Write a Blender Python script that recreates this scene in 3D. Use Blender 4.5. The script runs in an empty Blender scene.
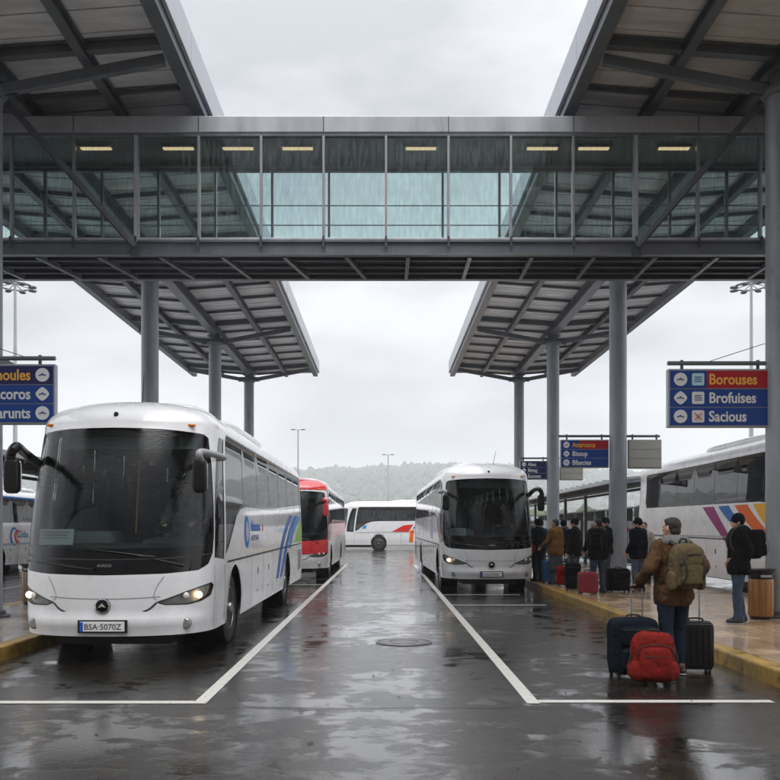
import bpy, bmesh, math, random
import numpy as np
from mathutils import Vector, Matrix, noise, geometry
random.seed(7); np.random.seed(7)
PI = math.pi; R = math.radians
sc = bpy.context.scene
COL = sc.collection
# ------------------------------------------------------------ camera, sky, sun, exposure
cam_d = bpy.data.cameras.new('camera'); cam = bpy.data.objects.new('camera', cam_d); COL.objects.link(cam)
cam.location = (0, 0, 1.6); cam.rotation_euler = (R(90), 0, 0)
cam_d.sensor_width = 36; cam_d.lens = 36*850/780
cam_d.shift_x = 6/780; cam_d.shift_y = 139/780
cam_d.clip_start = .05; cam_d.clip_end = 6000
sc.camera = cam
w = bpy.data.worlds.new('World'); sc.world = w; w.use_nodes = True
SUN_EL, SUN_ROT = 66, 165          # behind the camera, high, soft
def build_world():
    nt = w.node_tree; n = nt.nodes; l = nt.links; n.clear()
    out = n.new('ShaderNodeOutputWorld'); bg = n.new('ShaderNodeBackground'); bg.inputs[1].default_value = .1
    sky = n.new('ShaderNodeTexSky'); sky.sky_type = 'NISHITA'; sky.sun_disc = False
    sky.sun_elevation = R(SUN_EL); sky.sun_rotation = R(SUN_ROT)
    tc = n.new('ShaderNodeTexCoord'); sp = n.new('ShaderNodeSeparateXYZ'); l.new(tc.outputs['Generated'], sp.inputs[0])
    mp = n.new('ShaderNodeMapping'); mp.inputs['Scale'].default_value = (1, 1, 2.6); l.new(tc.outputs['Generated'], mp.inputs[0])
    nz = n.new('ShaderNodeTexNoise'); nz.inputs['Scale'].default_value = 2.6; nz.inputs['Detail'].default_value = 5; nz.inputs['Roughness'].default_value = .5
    l.new(mp.outputs[0], nz.inputs['Vector'])
    cr = n.new('ShaderNodeValToRGB'); l.new(nz.outputs[0], cr.inputs[0])
    e = cr.color_ramp.elements; e[0].position = .38; e[0].color = (4.4, 4.56, 4.85, 1); e[1].position = .60; e[1].color = (7.5, 7.55, 7.7, 1)
    # overcast sky: zenith about three times as bright as the horizon
    mr = n.new('ShaderNodeMapRange'); l.new(sp.outputs['Z'], mr.inputs[0])
    mr.inputs[1].default_value = .42; mr.inputs[2].default_value = 1; mr.inputs[3].default_value = 1; mr.inputs[4].default_value = 2.2
    def rng(src, a, b, c, d):
        x = n.new('ShaderNodeMapRange'); x.interpolation_type = 'SMOOTHSTEP'; l.new(src, x.inputs[0])
        for i, q in enumerate((a, b, c, d)): x.inputs[i+1].default_value = q
        return x.outputs[0]
    def mul(a, b, op='MULTIPLY'):
        x = n.new('ShaderNodeMath'); x.operation = op; l.new(a, x.inputs[0])
        if isinstance(b, float): x.inputs[1].default_value = b
        else: l.new(b, x.inputs[1])
        return x.outputs[0]
    side = rng(sp.outputs['Y'], .25, .75, 1.9, 1)                     # sky brightened out of view, added to lift coach sides and canopy undersides
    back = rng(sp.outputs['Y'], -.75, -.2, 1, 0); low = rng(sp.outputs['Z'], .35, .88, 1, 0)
    dark = mul(mul(back, low), -.86); one = mul(dark, 1.0, 'ADD')     # unseen low sky behind the camera, darkened so the windscreens reflect black
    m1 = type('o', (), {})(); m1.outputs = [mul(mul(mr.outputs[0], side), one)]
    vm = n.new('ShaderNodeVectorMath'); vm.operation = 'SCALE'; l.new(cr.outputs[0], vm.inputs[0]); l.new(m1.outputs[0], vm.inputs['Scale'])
    mx = n.new('ShaderNodeMix'); mx.data_type = 'RGBA'; mx.inputs[0].default_value = .94
    l.new(sky.outputs[0], mx.inputs[6]); l.new(vm.outputs[0], mx.inputs[7])
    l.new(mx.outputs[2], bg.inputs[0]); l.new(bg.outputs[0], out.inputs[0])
build_world()
sun_d = bpy.data.lights.new('sun', 'SUN'); sun = bpy.data.objects.new('sun', sun_d); COL.objects.link(sun)
sun_d.energy = 1.75; sun_d.angle = R(50); sun_d.color = (1, .97, .93)
_a = R(SUN_ROT); _d = Vector((math.sin(_a)*math.cos(R(SUN_EL)), math.cos(_a)*math.cos(R(SUN_EL)), math.sin(R(SUN_EL))))
sun.rotation_euler = _d.to_track_quat('Z', 'Y').to_euler()
sc.view_settings.view_transform = 'Standard'; sc.view_settings.look = 'None'
sc.view_settings.exposure = .42; sc.view_settings.gamma = 1; sc.view_settings.use_curve_mapping = False
sc.render.engine = 'CYCLES'
sc.cycles.max_bounces = 8; sc.cycles.transparent_max_bounces = 24; sc.cycles.glossy_bounces = 4
sc.cycles.volume_bounces = 1; sc.cycles.use_denoising = True; sc.cycles.caustics_reflective = False; sc.cycles.caustics_refractive = False

# ------------------------------------------------------------ materials
MATS = {}
def mat(name, col, rough=.5, metal=0, var=0, vscale=3, bump=0, bscale=40, spec=.5, coat=0, emit=None, estr=0, rvar=0, stretch=(1,1,1)):
    if name in MATS: return MATS[name]
    m = bpy.data.materials.new(name); m.use_nodes = True; nt = m.node_tree; n = nt.nodes; l = nt.links
    p = n['Principled BSDF']; c = (col, col, col) if isinstance(col, (int, float)) else col
    p.inputs['Base Color'].default_value = (*c, 1); p.inputs['Roughness'].default_value = rough; p.inputs['Metallic'].default_value = metal
    p.inputs['Specular IOR Level'].default_value = spec
    if coat: p.inputs['Coat Weight'].default_value = coat; p.inputs['Coat Roughness'].default_value = .06
    if emit: p.inputs['Emission Color'].default_value = (*emit, 1); p.inputs['Emission Strength'].default_value = estr
    if var or bump or rvar:
        tc = n.new('ShaderNodeTexCoord'); mp = n.new('ShaderNodeMapping'); mp.inputs['Scale'].default_value = stretch; l.new(tc.outputs['Object'], mp.inputs[0])
    if var or rvar:
        nz = n.new('ShaderNodeTexNoise'); nz.inputs['Scale'].default_value = vscale; nz.inputs['Detail'].default_value = 6; nz.inputs['Roughness'].default_value = .65
        l.new(mp.outputs[0], nz.inputs[0])
    if var:
        cr = n.new('ShaderNodeValToRGB'); l.new(nz.outputs[0], cr.inputs[0]); e = cr.color_ramp.elements
        e[0].position = .3; e[0].color = (*[x*(1-var) for x in c], 1); e[1].position = .7; e[1].color = (*[min(1, x*(1+var*.6)) for x in c], 1)
        l.new(cr.outputs[0], p.inputs['Base Color'])
    if rvar:
        mr = n.new('ShaderNodeMapRange'); l.new(nz.outputs[0], mr.inputs[0]); mr.inputs[1].default_value = .3; mr.inputs[2].default_value = .7
        mr.inputs[3].default_value = max(.02, rough-rvar); mr.inputs[4].default_value = rough+rvar; l.new(mr.outputs[0], p.inputs['Roughness'])
    if bump:
        n2 = n.new('ShaderNodeTexNoise'); n2.inputs['Scale'].default_value = bscale; n2.inputs['Detail'].default_value = 4; l.new(mp.outputs[0], n2.inputs[0])
        b = n.new('ShaderNodeBump'); b.inputs['Strength'].default_value = bump; b.inputs['Distance'].default_value = .01
        l.new(n2.outputs[0], b.inputs['Height']); l.new(b.outputs[0], p.inputs['Normal'])
    MATS[name] = m; return m
def glass(name, tint, ior=1.5, rough=.0, film=0, filmcol=(.3, .33, .34)):
    m = bpy.data.materials.new(name); m.use_nodes = True; n = m.node_tree.nodes; l = m.node_tree.links; n.clear()
    out = n.new('ShaderNodeOutputMaterial'); t = n.new('ShaderNodeBsdfTransparent'); t.inputs[0].default_value = (*tint, 1)
    g = n.new('ShaderNodeBsdfGlossy'); g.inputs['Roughness'].default_value = rough
    f = n.new('ShaderNodeFresnel'); f.inputs[0].default_value = ior; mx = n.new('ShaderNodeMixShader')
    src = t.outputs[0]
    if film:    # film of rain water and dirt on the pane
        d = n.new('ShaderNodeBsdfDiffuse'); d.inputs[0].default_value = (*filmcol, 1)
        tc = n.new('ShaderNodeTexCoord'); mp = n.new('ShaderNodeMapping'); mp.inputs['Scale'].default_value = (9, 9, 1.6); l.new(tc.outputs['Object'], mp.inputs[0])
        nz = n.new('ShaderNodeTexNoise'); nz.inputs['Scale'].default_value = 2.0; nz.inputs['Detail'].default_value = 6; l.new(mp.outputs[0], nz.inputs[0])
        mr = n.new('ShaderNodeMapRange'); l.new(nz.outputs[0], mr.inputs[0]); mr.inputs[1].default_value = .35; mr.inputs[2].default_value = .75; mr.inputs[4].default_value = film
        m2 = n.new('ShaderNodeMixShader'); l.new(mr.outputs[0], m2.inputs[0]); l.new(src, m2.inputs[1]); l.new(d.outputs[0], m2.inputs[2]); src = m2.outputs[0]
    if film and film < .05:    # beads of rain
        vo = n.new('ShaderNodeTexVoronoi'); vo.inputs['Scale'].default_value = 42; tc2 = n.new('ShaderNodeTexCoord'); l.new(tc2.outputs['Object'], vo.inputs[0]); bp = n.new('ShaderNodeBump'); bp.inputs['Strength'].default_value = .22; bp.inputs['Distance'].default_value = .004; l.new(vo.outputs[0], bp.inputs['Height']); l.new(bp.outputs[0], g.inputs['Normal'])
    l.new(f.outputs[0], mx.inputs[0]); l.new(src, mx.inputs[1]); l.new(g.outputs[0], mx.inputs[2]); l.new(mx.outputs[0], out.inputs[0])
    return m
def math_node(n, l, op, a, b=None, c=None):
    x = n.new('ShaderNodeMath'); x.operation = op
    for i, s in enumerate((a, b, c)):
        if s is None: continue
        if isinstance(s, (int, float)): x.inputs[i].default_value = s
        else: l.new(s, x.inputs[i])
    return x.outputs[0]
def asphalt():
    m = bpy.data.materials.new('wet_asphalt'); m.use_nodes = True; n = m.node_tree.nodes; l = m.node_tree.links; p = n['Principled BSDF']
    tc = n.new('ShaderNodeTexCoord')
    def nz(scale, detail=5, rough=.55, st=(1,1,1), dist=0):
        mp = n.new('ShaderNodeMapping'); mp.inputs['Scale'].default_value = st; l.new(tc.outputs['Object'], mp.inputs[0])
        x = n.new('ShaderNodeTexNoise'); x.inputs['Scale'].default_value = scale; x.inputs['Detail'].default_value = detail; x.inputs['Roughness'].default_value = rough
        x.inputs['Distortion'].default_value = dist; l.new(mp.outputs[0], x.inputs[0]); return x.outputs[0]
    def rng(s, a, b, c=0, d=1):
        x = n.new('ShaderNodeMapRange'); l.new(s, x.inputs[0]); x.inputs[1].default_value = a; x.inputs[2].default_value = b; x.inputs[3].default_value = c; x.inputs[4].default_value = d; return x.outputs[0]
    big = nz(.75, 8, .62, (1, .7, 1), .5); mid = nz(2.6, 7, .66, (1, 1.3, 1), .4); fine = nz(38, 4, .7); tiny = nz(190, 2, .6)
    pud = rng(math_node(n, l, 'ADD', math_node(n, l, 'MULTIPLY', big, .55), math_node(n, l, 'MULTIPLY', mid, .45)), .485, .535)
    # base colour: asphalt with grit, worn darker seams
    cr = n.new('ShaderNodeValToRGB'); l.new(mid, cr.inputs[0]); e = cr.color_ramp.elements
    e[0].position = .3; e[0].color = (.008, .0072, .0062, 1); e[1].position = .7; e[1].color = (.028, .024, .0195, 1)
    grit = n.new('ShaderNodeMix'); grit.data_type = 'RGBA'; grit.inputs[7].default_value = (.11, .10, .09, 1)
    l.new(rng(tiny, .6, .8, 0, .5), grit.inputs[0]); l.new(cr.outputs[0], grit.inputs[6])
    vo = n.new('ShaderNodeTexVoronoi'); vo.feature = 'DISTANCE_TO_EDGE'; vo.inputs['Scale'].default_value = .33
    mp = n.new('ShaderNodeMapping'); l.new(tc.outputs['Object'], mp.inputs[0])
    dn = n.new('ShaderNodeTexNoise'); dn.inputs['Scale'].default_value = 1.6; dn.inputs['Detail'].default_value = 5; l.new(tc.outputs['Object'], dn.inputs[0])
    va = n.new('ShaderNodeVectorMath'); va.operation = 'MULTIPLY_ADD'; va.inputs[1].default_value = (1.2, 1.2, 0); l.new(dn.outputs[1], va.inputs[0]); l.new(tc.outputs['Object'], va.inputs[2]); l.new(va.outputs[0], vo.inputs[0])
    crack = rng(vo.outputs[0], .004, .012, 1, 0)
    ck = n.new('ShaderNodeMix'); ck.data_type = 'RGBA'; l.new(math_node(n, l, 'MULTIPLY', crack, .8), ck.inputs[0]); l.new(grit.outputs[2], ck.inputs[6]); ck.inputs[7].default_value = (.006, .006, .006, 1)
    l.new(ck.outputs[2], p.inputs['Base Color'])
    dry = rng(mid, .35, .7, .26, .50)
    ro = math_node(n, l, 'ADD', math_node(n, l, 'MULTIPLY', pud, .03), math_node(n, l, 'MULTIPLY', math_node(n, l, 'SUBTRACT', 1, pud), dry))
    l.new(ro, p.inputs['Roughness']); p.inputs['IOR'].default_value = 1.42; p.inputs['Specular IOR Level'].default_value = .10
    l.new(math_node(n, l, 'ADD', math_node(n, l, 'MULTIPLY', pud, .08), .92), p.inputs['Coat Weight']); l.new(rng(pud, 0, 1, .15, .035), p.inputs['Coat Roughness']); p.inputs['Coat IOR'].default_value = 1.5
    h = math_node(n, l, 'ADD', math_node(n, l, 'MULTIPLY', math_node(n, l, 'MULTIPLY', fine, math_node(n, l, 'SUBTRACT', 1, math_node(n, l, 'MULTIPLY', pud, .93))), .5), math_node(n, l, 'MULTIPLY', mid, .3))
    b = n.new('ShaderNodeBump'); b.inputs['Strength'].default_value = .85; b.inputs['Distance'].default_value = .016; l.new(h, b.inputs['Height'])
    l.new(b.outputs[0], p.inputs['Normal'])
    rip = nz(22, 4, .65, (1, 1, 1), .2); gr = nz(48, 4, .75)
    hh = math_node(n, l, 'ADD', math_node(n, l, 'MULTIPLY', rip, .25), math_node(n, l, 'MULTIPLY', math_node(n, l, 'MULTIPLY', gr, math_node(n, l, 'SUBTRACT', 1, math_node(n, l, 'MULTIPLY', pud, .85))), .55))
    b2 = n.new('ShaderNodeBump'); b2.inputs['Strength'].default_value = .45; b2.inputs['Distance'].default_value = .008; l.new(hh, b2.inputs['Height']); l.new(b2.outputs[0], p.inputs['Coat Normal'])
    return m
def paving(name, c1, c2, mortar, bw, bh, off=.5, rough=.2):
    m = bpy.data.materials.new(name); m.use_nodes = True; n = m.node_tree.nodes; l = m.node_tree.links; p = n['Principled BSDF']
    tc = n.new('ShaderNodeTexCoord'); br = n.new('ShaderNodeTexBrick'); l.new(tc.outputs['Object'], br.inputs[0])
    br.inputs['Scale'].default_value = 1; br.inputs['Brick Width'].default_value = bw; br.inputs['Row Height'].default_value = bh; br.inputs['Mortar Size'].default_value = .008
    br.inputs['Color1'].default_value = (*c1, 1); br.inputs['Color2'].default_value = (*c2, 1); br.inputs['Mortar'].default_value = (*mortar, 1); br.offset = off
    nz = n.new('ShaderNodeTexNoise'); nz.inputs['Scale'].default_value = 1.1; nz.inputs['Detail'].default_value = 7; nz.inputs['Roughness'].default_value = .65; l.new(tc.outputs['Object'], nz.inputs[0])
    mr = n.new('ShaderNodeMapRange'); l.new(nz.outputs[0], mr.inputs[0]); mr.inputs[1].default_value = .3; mr.inputs[2].default_value = .7; mr.inputs[3].default_value = .55; mr.inputs[4].default_value = 1.1
    mx = n.new('ShaderNodeVectorMath'); mx.operation = 'SCALE'; l.new(br.outputs[0], mx.inputs[0]); l.new(mr.outputs[0], mx.inputs['Scale']); l.new(mx.outputs[0], p.inputs['Base Color'])
    rr = n.new('ShaderNodeMapRange'); l.new(nz.outputs[0], rr.inputs[0]); rr.inputs[1].default_value = .35; rr.inputs[2].default_value = .6; rr.inputs[3].default_value = .07; rr.inputs[4].default_value = rough+.12; l.new(rr.outputs[0], p.inputs['Roughness'])
    f = n.new('ShaderNodeTexNoise'); f.inputs['Scale'].default_value = 25; l.new(tc.outputs['Object'], f.inputs[0])
    h = math_node(n, l, 'SUBTRACT', math_node(n, l, 'MULTIPLY', f.outputs[0], .25), br.outputs['Fac'])
    b = n.new('ShaderNodeBump'); b.inputs['Strength'].default_value = .3; b.inputs['Distance'].default_value = .006; l.new(h, b.inputs['Height']); l.new(b.outputs[0], p.inputs['Normal'])
    p.inputs['Coat Weight'].default_value = .4; p.inputs['Coat Roughness'].default_value = .12; p.inputs['Coat IOR'].default_value = 1.33
    return m
def paint(name, col, dirt=.22):
    """vehicle paint: clear coat, road dirt towards the skirt in streaks"""
    m = mat(name, col, .28, var=.05, vscale=1.2, coat=.6, rvar=.08)
    n = m.node_tree.nodes; l = m.node_tree.links; p = n['Principled BSDF']
    tc = n.new('ShaderNodeTexCoord'); sp = n.new('ShaderNodeSeparateXYZ'); l.new(tc.outputs['Object'], sp.inputs[0])
    mp = n.new('ShaderNodeMapping'); mp.inputs['Scale'].default_value = (3, 3, .5); l.new(tc.outputs['Object'], mp.inputs[0])
    nz = n.new('ShaderNodeTexNoise'); nz.inputs['Scale'].default_value = 2; nz.inputs['Detail'].default_value = 7; l.new(mp.outputs[0], nz.inputs[0])
    mr = n.new('ShaderNodeMapRange'); l.new(sp.outputs['Z'], mr.inputs[0]); mr.inputs[1].default_value = .34; mr.inputs[2].default_value = .95; mr.inputs[3].default_value = 1; mr.inputs[4].default_value = .06
    f = math_node(n, l, 'MULTIPLY', math_node(n, l, 'MULTIPLY', mr.outputs[0], nz.outputs[0]), dirt*1.6)
    mx = n.new('ShaderNodeMix'); mx.data_type = 'RGBA'; l.new(f, mx.inputs[0]); src = p.inputs['Base Color'].links[0].from_socket
    l.new(src, mx.inputs[6]); mx.inputs[7].default_value = (.16, .145, .125, 1); l.new(mx.outputs[2], p.inputs['Base Color'])
    return m
steel = mat('grey_steel', (.145, .16, .185), .38, .0, var=.22, vscale=2.5, rvar=.1, bump=.1, bscale=9, stretch=(1, 1, .3))
steel_lt = mat('light_steel_cladding', (.47, .49, .53), .34, .15, var=.18, vscale=1.3, rvar=.1, stretch=(2, 2, .4))
col_m = mat('column_paint', (.27, .295, .33), .34, 0, var=.25, vscale=3, rvar=.1, stretch=(1, 1, .25))
deck_m = mat('canopy_lining', (.78, .80, .83), .55, 0, var=.28, vscale=1.8, stretch=(.5, 2, 1))
dark_m = mat('dark_steel', (.062, .069, .082), .4, 0, var=.25, vscale=3)
alu = mat('mullion_aluminium', (.34, .35, .37), .35, .4, var=.12)
white_p = paint('white_coach_paint', (.76, .765, .78))
red_p = paint('red_coach_paint', (.60, .02, .03), .12)
black_gl = mat('black_gloss', .0015, .10, spec=.35)
black_pl = mat('black_plastic', .009, .34, var=.2, spec=.3)
rubber = mat('tyre_rubber', .016, .62, var=.3, bump=.3, bscale=60)
rim_m = mat('wheel_rim', (.38, .38, .37), .32, .8, var=.3, vscale=12)
chrome = mat('chrome', .75, .12, 1)
refl = mat('headlamp_reflector', (.74, .74, .72), .42, .1, var=.3, vscale=14)
seam_m = mat('panel_seam', .03, .5)
soft_seam = mat('soft_seam', .20, .5)
white_pl = mat('white_panel', .78, .4)
amber = mat('amber_lens', (.75, .22, .02), .2)
lamp_lit = mat('lit_headlamp', (1, .9, .7), .3, emit=(1, .70, .38), estr=3.2)
fog_m = mat('fog_lamp_glass', (.30, .31, .30), .12, .5)
seat_m = mat('seat_fabric', (.035, .05, .075), .8, var=.3, vscale=20)
cabin_m = mat('cabin_trim', (.03, .03, .032), .6)
plate_w = mat('plate_white', .7, .35); ink = mat('black_ink', .015, .4); eu_blue = mat('plate_blue', (.02, .09, .5), .4)
g_wind = glass('windscreen_glass', (.60, .70, .67), 1.45, 0, .035)
g_side = glass('tinted_side_glass', (.06, .062, .07), 2.0, .03, .30, (.24, .24, .27))
g_far = glass('tinted_glass_brown', (.06, .045, .05), 1.6, .01, .05, (.12, .09, .1))
g_cab = glass('cab_side_glass', (.34, .40, .40), 1.5, .0, .08)
g_bridge = glass('footbridge_glass', (.89, .955, .955), 1.5, .0, .13, (.52, .62, .62))
g_shel = glass('shelter_glass', (.72, .80, .78), 1.45, .02, .2, (.5, .56, .55))
g_lens = glass('headlamp_lens', (.85, .86, .86), 1.45, .02)

# ------------------------------------------------------------ mesh helpers
def nrm(v): return Vector(v).normalized()
class MB:
    def __init__(s): s.v = []; s.f = []
    def add(s, v, f):
        k = len(s.v); s.v += [tuple(x) for x in v]; s.f += [tuple(i+k for i in x) for x in f]; return s
    def box(s, c, d, rz=0, M=None):
        x, y, z = [k/2 for k in d]
        vs = [Vector((a*x, b*y, e*z)) for e in (-1, 1) for a, b in ((-1,-1),(1,-1),(1,1),(-1,1))]
        if rz: m = Matrix.Rotation(rz, 3, 'Z'); vs = [m@q for q in vs]
        if M is not None: vs = [M@q for q in vs]
        c = Vector(c); return s.add([q+c for q in vs], [(3,2,1,0),(4,5,6,7),(0,1,5,4),(1,2,6,5),(2,3,7,6),(3,0,4,7)])
    def bx(s, x0, x1, y0, y1, z0, z1): return s.box(((x0+x1)/2, (y0+y1)/2, (z0+z1)/2), (abs(x1-x0), abs(y1-y0), abs(z1-z0)))
    def beam(s, a, b, wd, ht, up=(0,0,1)):
        a = Vector(a); b = Vector(b); d = (b-a); L = d.length; d.normalize(); sx = d.cross(Vector(up))
        if sx.length < 1e-4: sx = Vector((1,0,0))
        sx.normalize(); u = sx.cross(d); M = Matrix((sx, d, u)).transposed(); return s.box((a+b)/2, (wd, L, ht), M=M)
    def ibeam(s, a, b, wd, ht, t=.03):
        a = Vector(a); b = Vector(b); up = Vector((0,0,1)); d = (b-a).normalized(); sx = d.cross(up).normalized(); u = sx.cross(d)
        s.beam(a+u*(ht/2-t/2), b+u*(ht/2-t/2), wd, t); s.beam(a-u*(ht/2-t/2), b-u*(ht/2-t/2), wd, t); s.beam(a, b, t*.8, ht-2*t-.002); return s
    def tube(s, pts, r, n=10, cap=True):
        pts = [Vector(p) for p in pts]; rs = r if isinstance(r, (list, tuple)) else [r]*len(pts); k = len(s.v); prev = None
        for i, p in enumerate(pts):
            d = (pts[min(i+1, len(pts)-1)]-pts[max(i-1, 0)]).normalized()
            if prev is None: a = d.orthogonal().normalized()
            else: a = (prev-d*prev.dot(d)).normalized()
            prev = a; b = d.cross(a)
            for j in range(n): t = 2*PI*j/n; s.v.append(tuple(p+(a*math.cos(t)+b*math.sin(t))*rs[i]))
        m = len(pts)
        for i in range(m-1):
            for j in range(n): s.f.append((k+i*n+j, k+i*n+(j+1)%n, k+(i+1)*n+(j+1)%n, k+(i+1)*n+j))
        if cap: s.f.append(tuple(k+j for j in range(n))[::-1]); s.f.append(tuple(k+(m-1)*n+j for j in range(n)))
        return s
    def lathe(s, prof, c=(0,0,0), axis='Z', n=32, cap=(1, 1)):
        k = len(s.v); c = Vector(c)
        for r, h in prof:
            for j in range(n):
                t = 2*PI*j/n; a, b = r*math.cos(t), r*math.sin(t)
                s.v.append(tuple(c+Vector({'Z': (a,b,h), 'X': (h,a,b), 'Y': (b,h,a)}[axis])))
        for i in range(len(prof)-1):
            for j in range(n): s.f.append((k+i*n+j, k+i*n+(j+1)%n, k+(i+1)*n+(j+1)%n, k+(i+1)*n+j))
        for i, e in ((0, 1), (len(prof)-1, -1)):
            if prof[i][0] > 1e-5 and cap[0 if i == 0 else 1]:
                q = tuple(k+i*n+j for j in range(n)); s.f.append(q[::-1] if e == 1 else q)
        return s
    def prism(s, poly, a, b, axis='Y'):
        """extrude a 2D polygon along an axis from a to b; poly in the other two coords in order"""
        def P(p, h): return {'Y': (p[0], h, p[1]), 'X': (h, p[0], p[1]), 'Z': (p[0], p[1], h)}[axis]
        n = len(poly); return s.add([P(p, a) for p in poly]+[P(p, b) for p in poly], [tuple(range(n)), tuple(range(2*n-1, n-1, -1))]+[(i, i+n, (i+1)%n+n, (i+1)%n) for i in range(n)])
    def sq(s, c, r, e=.4, e2=None, M=None, nu=28, nv=18):
        """superellipsoid: e small = boxy, 1 = ellipsoid"""
        e2 = e if e2 is None else e2; c = Vector(c); k = len(s.v)
        f = lambda x, p: math.copysign(abs(x)**p, x)
        for i in range(nv+1):
            ph = -PI/2+PI*i/nv; cz, z = f(math.cos(ph), e), f(math.sin(ph), e)
            for j in range(nu):
                t = 2*PI*j/nu; q = Vector((r[0]*cz*f(math.cos(t), e2), r[1]*cz*f(math.sin(t), e2), r[2]*z))
                if M is not None: q = M@q
                s.v.append(tuple(c+q))
        for i in range(nv):
            for j in range(nu): s.f.append((k+i*nu+j, k+i*nu+(j+1)%nu, k+(i+1)*nu+(j+1)%nu, k+(i+1)*nu+j))
        return s
    def cap(s, a, b, ra, rb, n=14):
        """tapered capsule"""
        a = Vector(a); b = Vector(b); d = b-a; L = d.length
        if L < 1e-5: return s.sq(a, (ra,)*3, 1, nu=n, nv=8)
        d.normalize(); pts = []; rs = []
        for t in (-89, -60, -30): pts.append(a+d*ra*math.sin(R(t))); rs.append(ra*math.cos(R(t)))
        pts += [a, b]; rs += [ra, rb]
        for t in (30, 60, 89): pts.append(b+d*rb*math.sin(R(t))); rs.append(rb*math.cos(R(t)))
        return s.tube(pts, rs, n)
    def mesh(s, name):
        me = bpy.data.meshes.new(name); me.from_pydata([tuple(q) for q in s.v], [], s.f); me.update(); return me
def link(o, parent=None):
    COL.objects.link(o)
    if parent is not None: o.parent = parent
    return o
def tag(o, label=None, cat=None, group=None, kind=None):
    for k, q in (('label', label), ('category', cat), ('group', group), ('kind', kind)):
        if q: o[k] = q
    return o
def obj(name, mb, m, parent=None, smooth=None, bevel=0, fixn=True):
    me = mb if isinstance(mb, bpy.types.Mesh) else mb.mesh(name)
    if not isinstance(mb, bpy.types.Mesh) and (fixn or bevel):
        b = bmesh.new(); b.from_mesh(me); bmesh.ops.recalc_face_normals(b, faces=b.faces)
        if bevel:
            es = [e for e in b.edges if len(e.link_faces) == 2 and e.calc_face_angle(0) > .6]
            bmesh.ops.bevel(b, geom=es, offset=bevel, segments=2, profile=.5, affect='EDGES', clamp_overlap=True)
        b.to_mesh(me); b.free()
    me.materials.append(m)
    o = bpy.data.objects.new(name, me); link(o, parent)
    if smooth is not None:
        if smooth >= 180: me.shade_smooth()
        else: me.set_sharp_from_angle(angle=R(smooth)); me.shade_smooth() if False else [setattr(p, 'use_smooth', True) for p in me.polygons]
    return o
def empty(name, loc, label, cat, group=None, rz=0):
    o = bpy.data.objects.new(name, None); o.empty_display_size = .2; COL.objects.link(o); o.location = loc; o.rotation_euler = (0, 0, rz)
    return tag(o, label, cat, group)
def struct(name, mb, m, **k): return tag(obj(name, mb, m, **k), kind='structure')
FONT_CACHE = {}
def text(name, s, m, parent, org, facing, size, depth=.004, bold=.0, sx=1, align='LEFT'):
    key = (s, size, bold, sx, align, depth)
    if key not in FONT_CACHE:
        cu = bpy.data.curves.new('t', 'FONT'); cu.body = s; cu.size = size; cu.extrude = depth; cu.offset = bold*size; cu.align_x = align; cu.resolution_u = 3
        o = bpy.data.objects.new('t', cu); COL.objects.link(o); dg = bpy.context.evaluated_depsgraph_get()
        me = bpy.data.meshes.new_from_object(o.evaluated_get(dg)); bpy.data.objects.remove(o); bpy.data.curves.remove(cu)
        for q in me.vertices: q.co.x *= sx
        FONT_CACHE[key] = me
    me = FONT_CACHE[key].copy()
    ax = {'front': ((1,0,0),(0,0,1)), 'px': ((0,1,0),(0,0,1)), 'nx': ((0,-1,0),(0,0,1))}[facing]
    X = Vector(ax[0]); Y = Vector(ax[1]); Z = X.cross(Y); M = Matrix((X, Y, Z)).transposed(); org = Vector(org)
    for q in me.vertices: q.co = M@q.co+org
    me.materials.clear(); me.materials.append(m); me.name = name
    return link(bpy.data.objects.new(name, me), parent)
# 2D region on a curved surface
def densify(poly, st):
    out = []
    for i, a in enumerate(poly):
        b = poly[(i+1) % len(poly)]; L = math.hypot(b[0]-a[0], b[1]-a[1]); k = max(1, math.ceil(L/st))
        out += [(a[0]+(b[0]-a[0])*j/k, a[1]+(b[1]-a[1])*j/k) for j in range(k)]
    return out
def inpoly(P, poly):
    x, y = P[:, 0], P[:, 1]; r = np.zeros(len(P), bool); n = len(poly)
    for i in range(n):
        (x0, y0), (x1, y1) = poly[i], poly[(i+1) % n]
        if y0 == y1: continue
        c = ((y0 > y) != (y1 > y)) & (x < (x1-x0)*(y-y0)/(y1-y0)+x0); r ^= c
    return r
def tri_region(poly, holes, gu, gv):
    pts = []; edges = []
    for pl in [poly]+list(holes):
        d = densify(pl, min(gu, gv)*1.0); k = len(pts); pts += d; edges += [(k+i, k+(i+1) % len(d)) for i in range(len(d))]
    xs = [p[0] for p in poly]; ys = [p[1] for p in poly]; P = np.array(pts)
    nu = max(1, math.ceil((max(xs)-min(xs))/gu)); nv = max(1, math.ceil((max(ys)-min(ys))/gv))
    G = np.array([(min(xs)+(max(xs)-min(xs))*i/nu, min(ys)+(max(ys)-min(ys))*j/nv) for i in range(nu+1) for j in range(nv+1)])
    G = G[inpoly(G, poly)] if len(G) else G
    if len(G):
        d = np.sqrt(((G[:, None, :]-P[None, :, :])**2).sum(2)).min(1); G = G[d > min(gu, gv)*.35]
    allp = [Vector(p) for p in pts]+[Vector(p) for p in G.tolist()]
    r = geometry.delaunay_2d_cdt(allp, edges, [], 0, 1e-5); V = np.array([tuple(q) for q in r[0]]); F = np.array([f for f in r[2] if len(f) == 3])
    c = V[F].mean(1); keep = inpoly(c, poly)
    for h in holes: keep &= ~inpoly(c, h)
    return V, F[keep]
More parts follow.
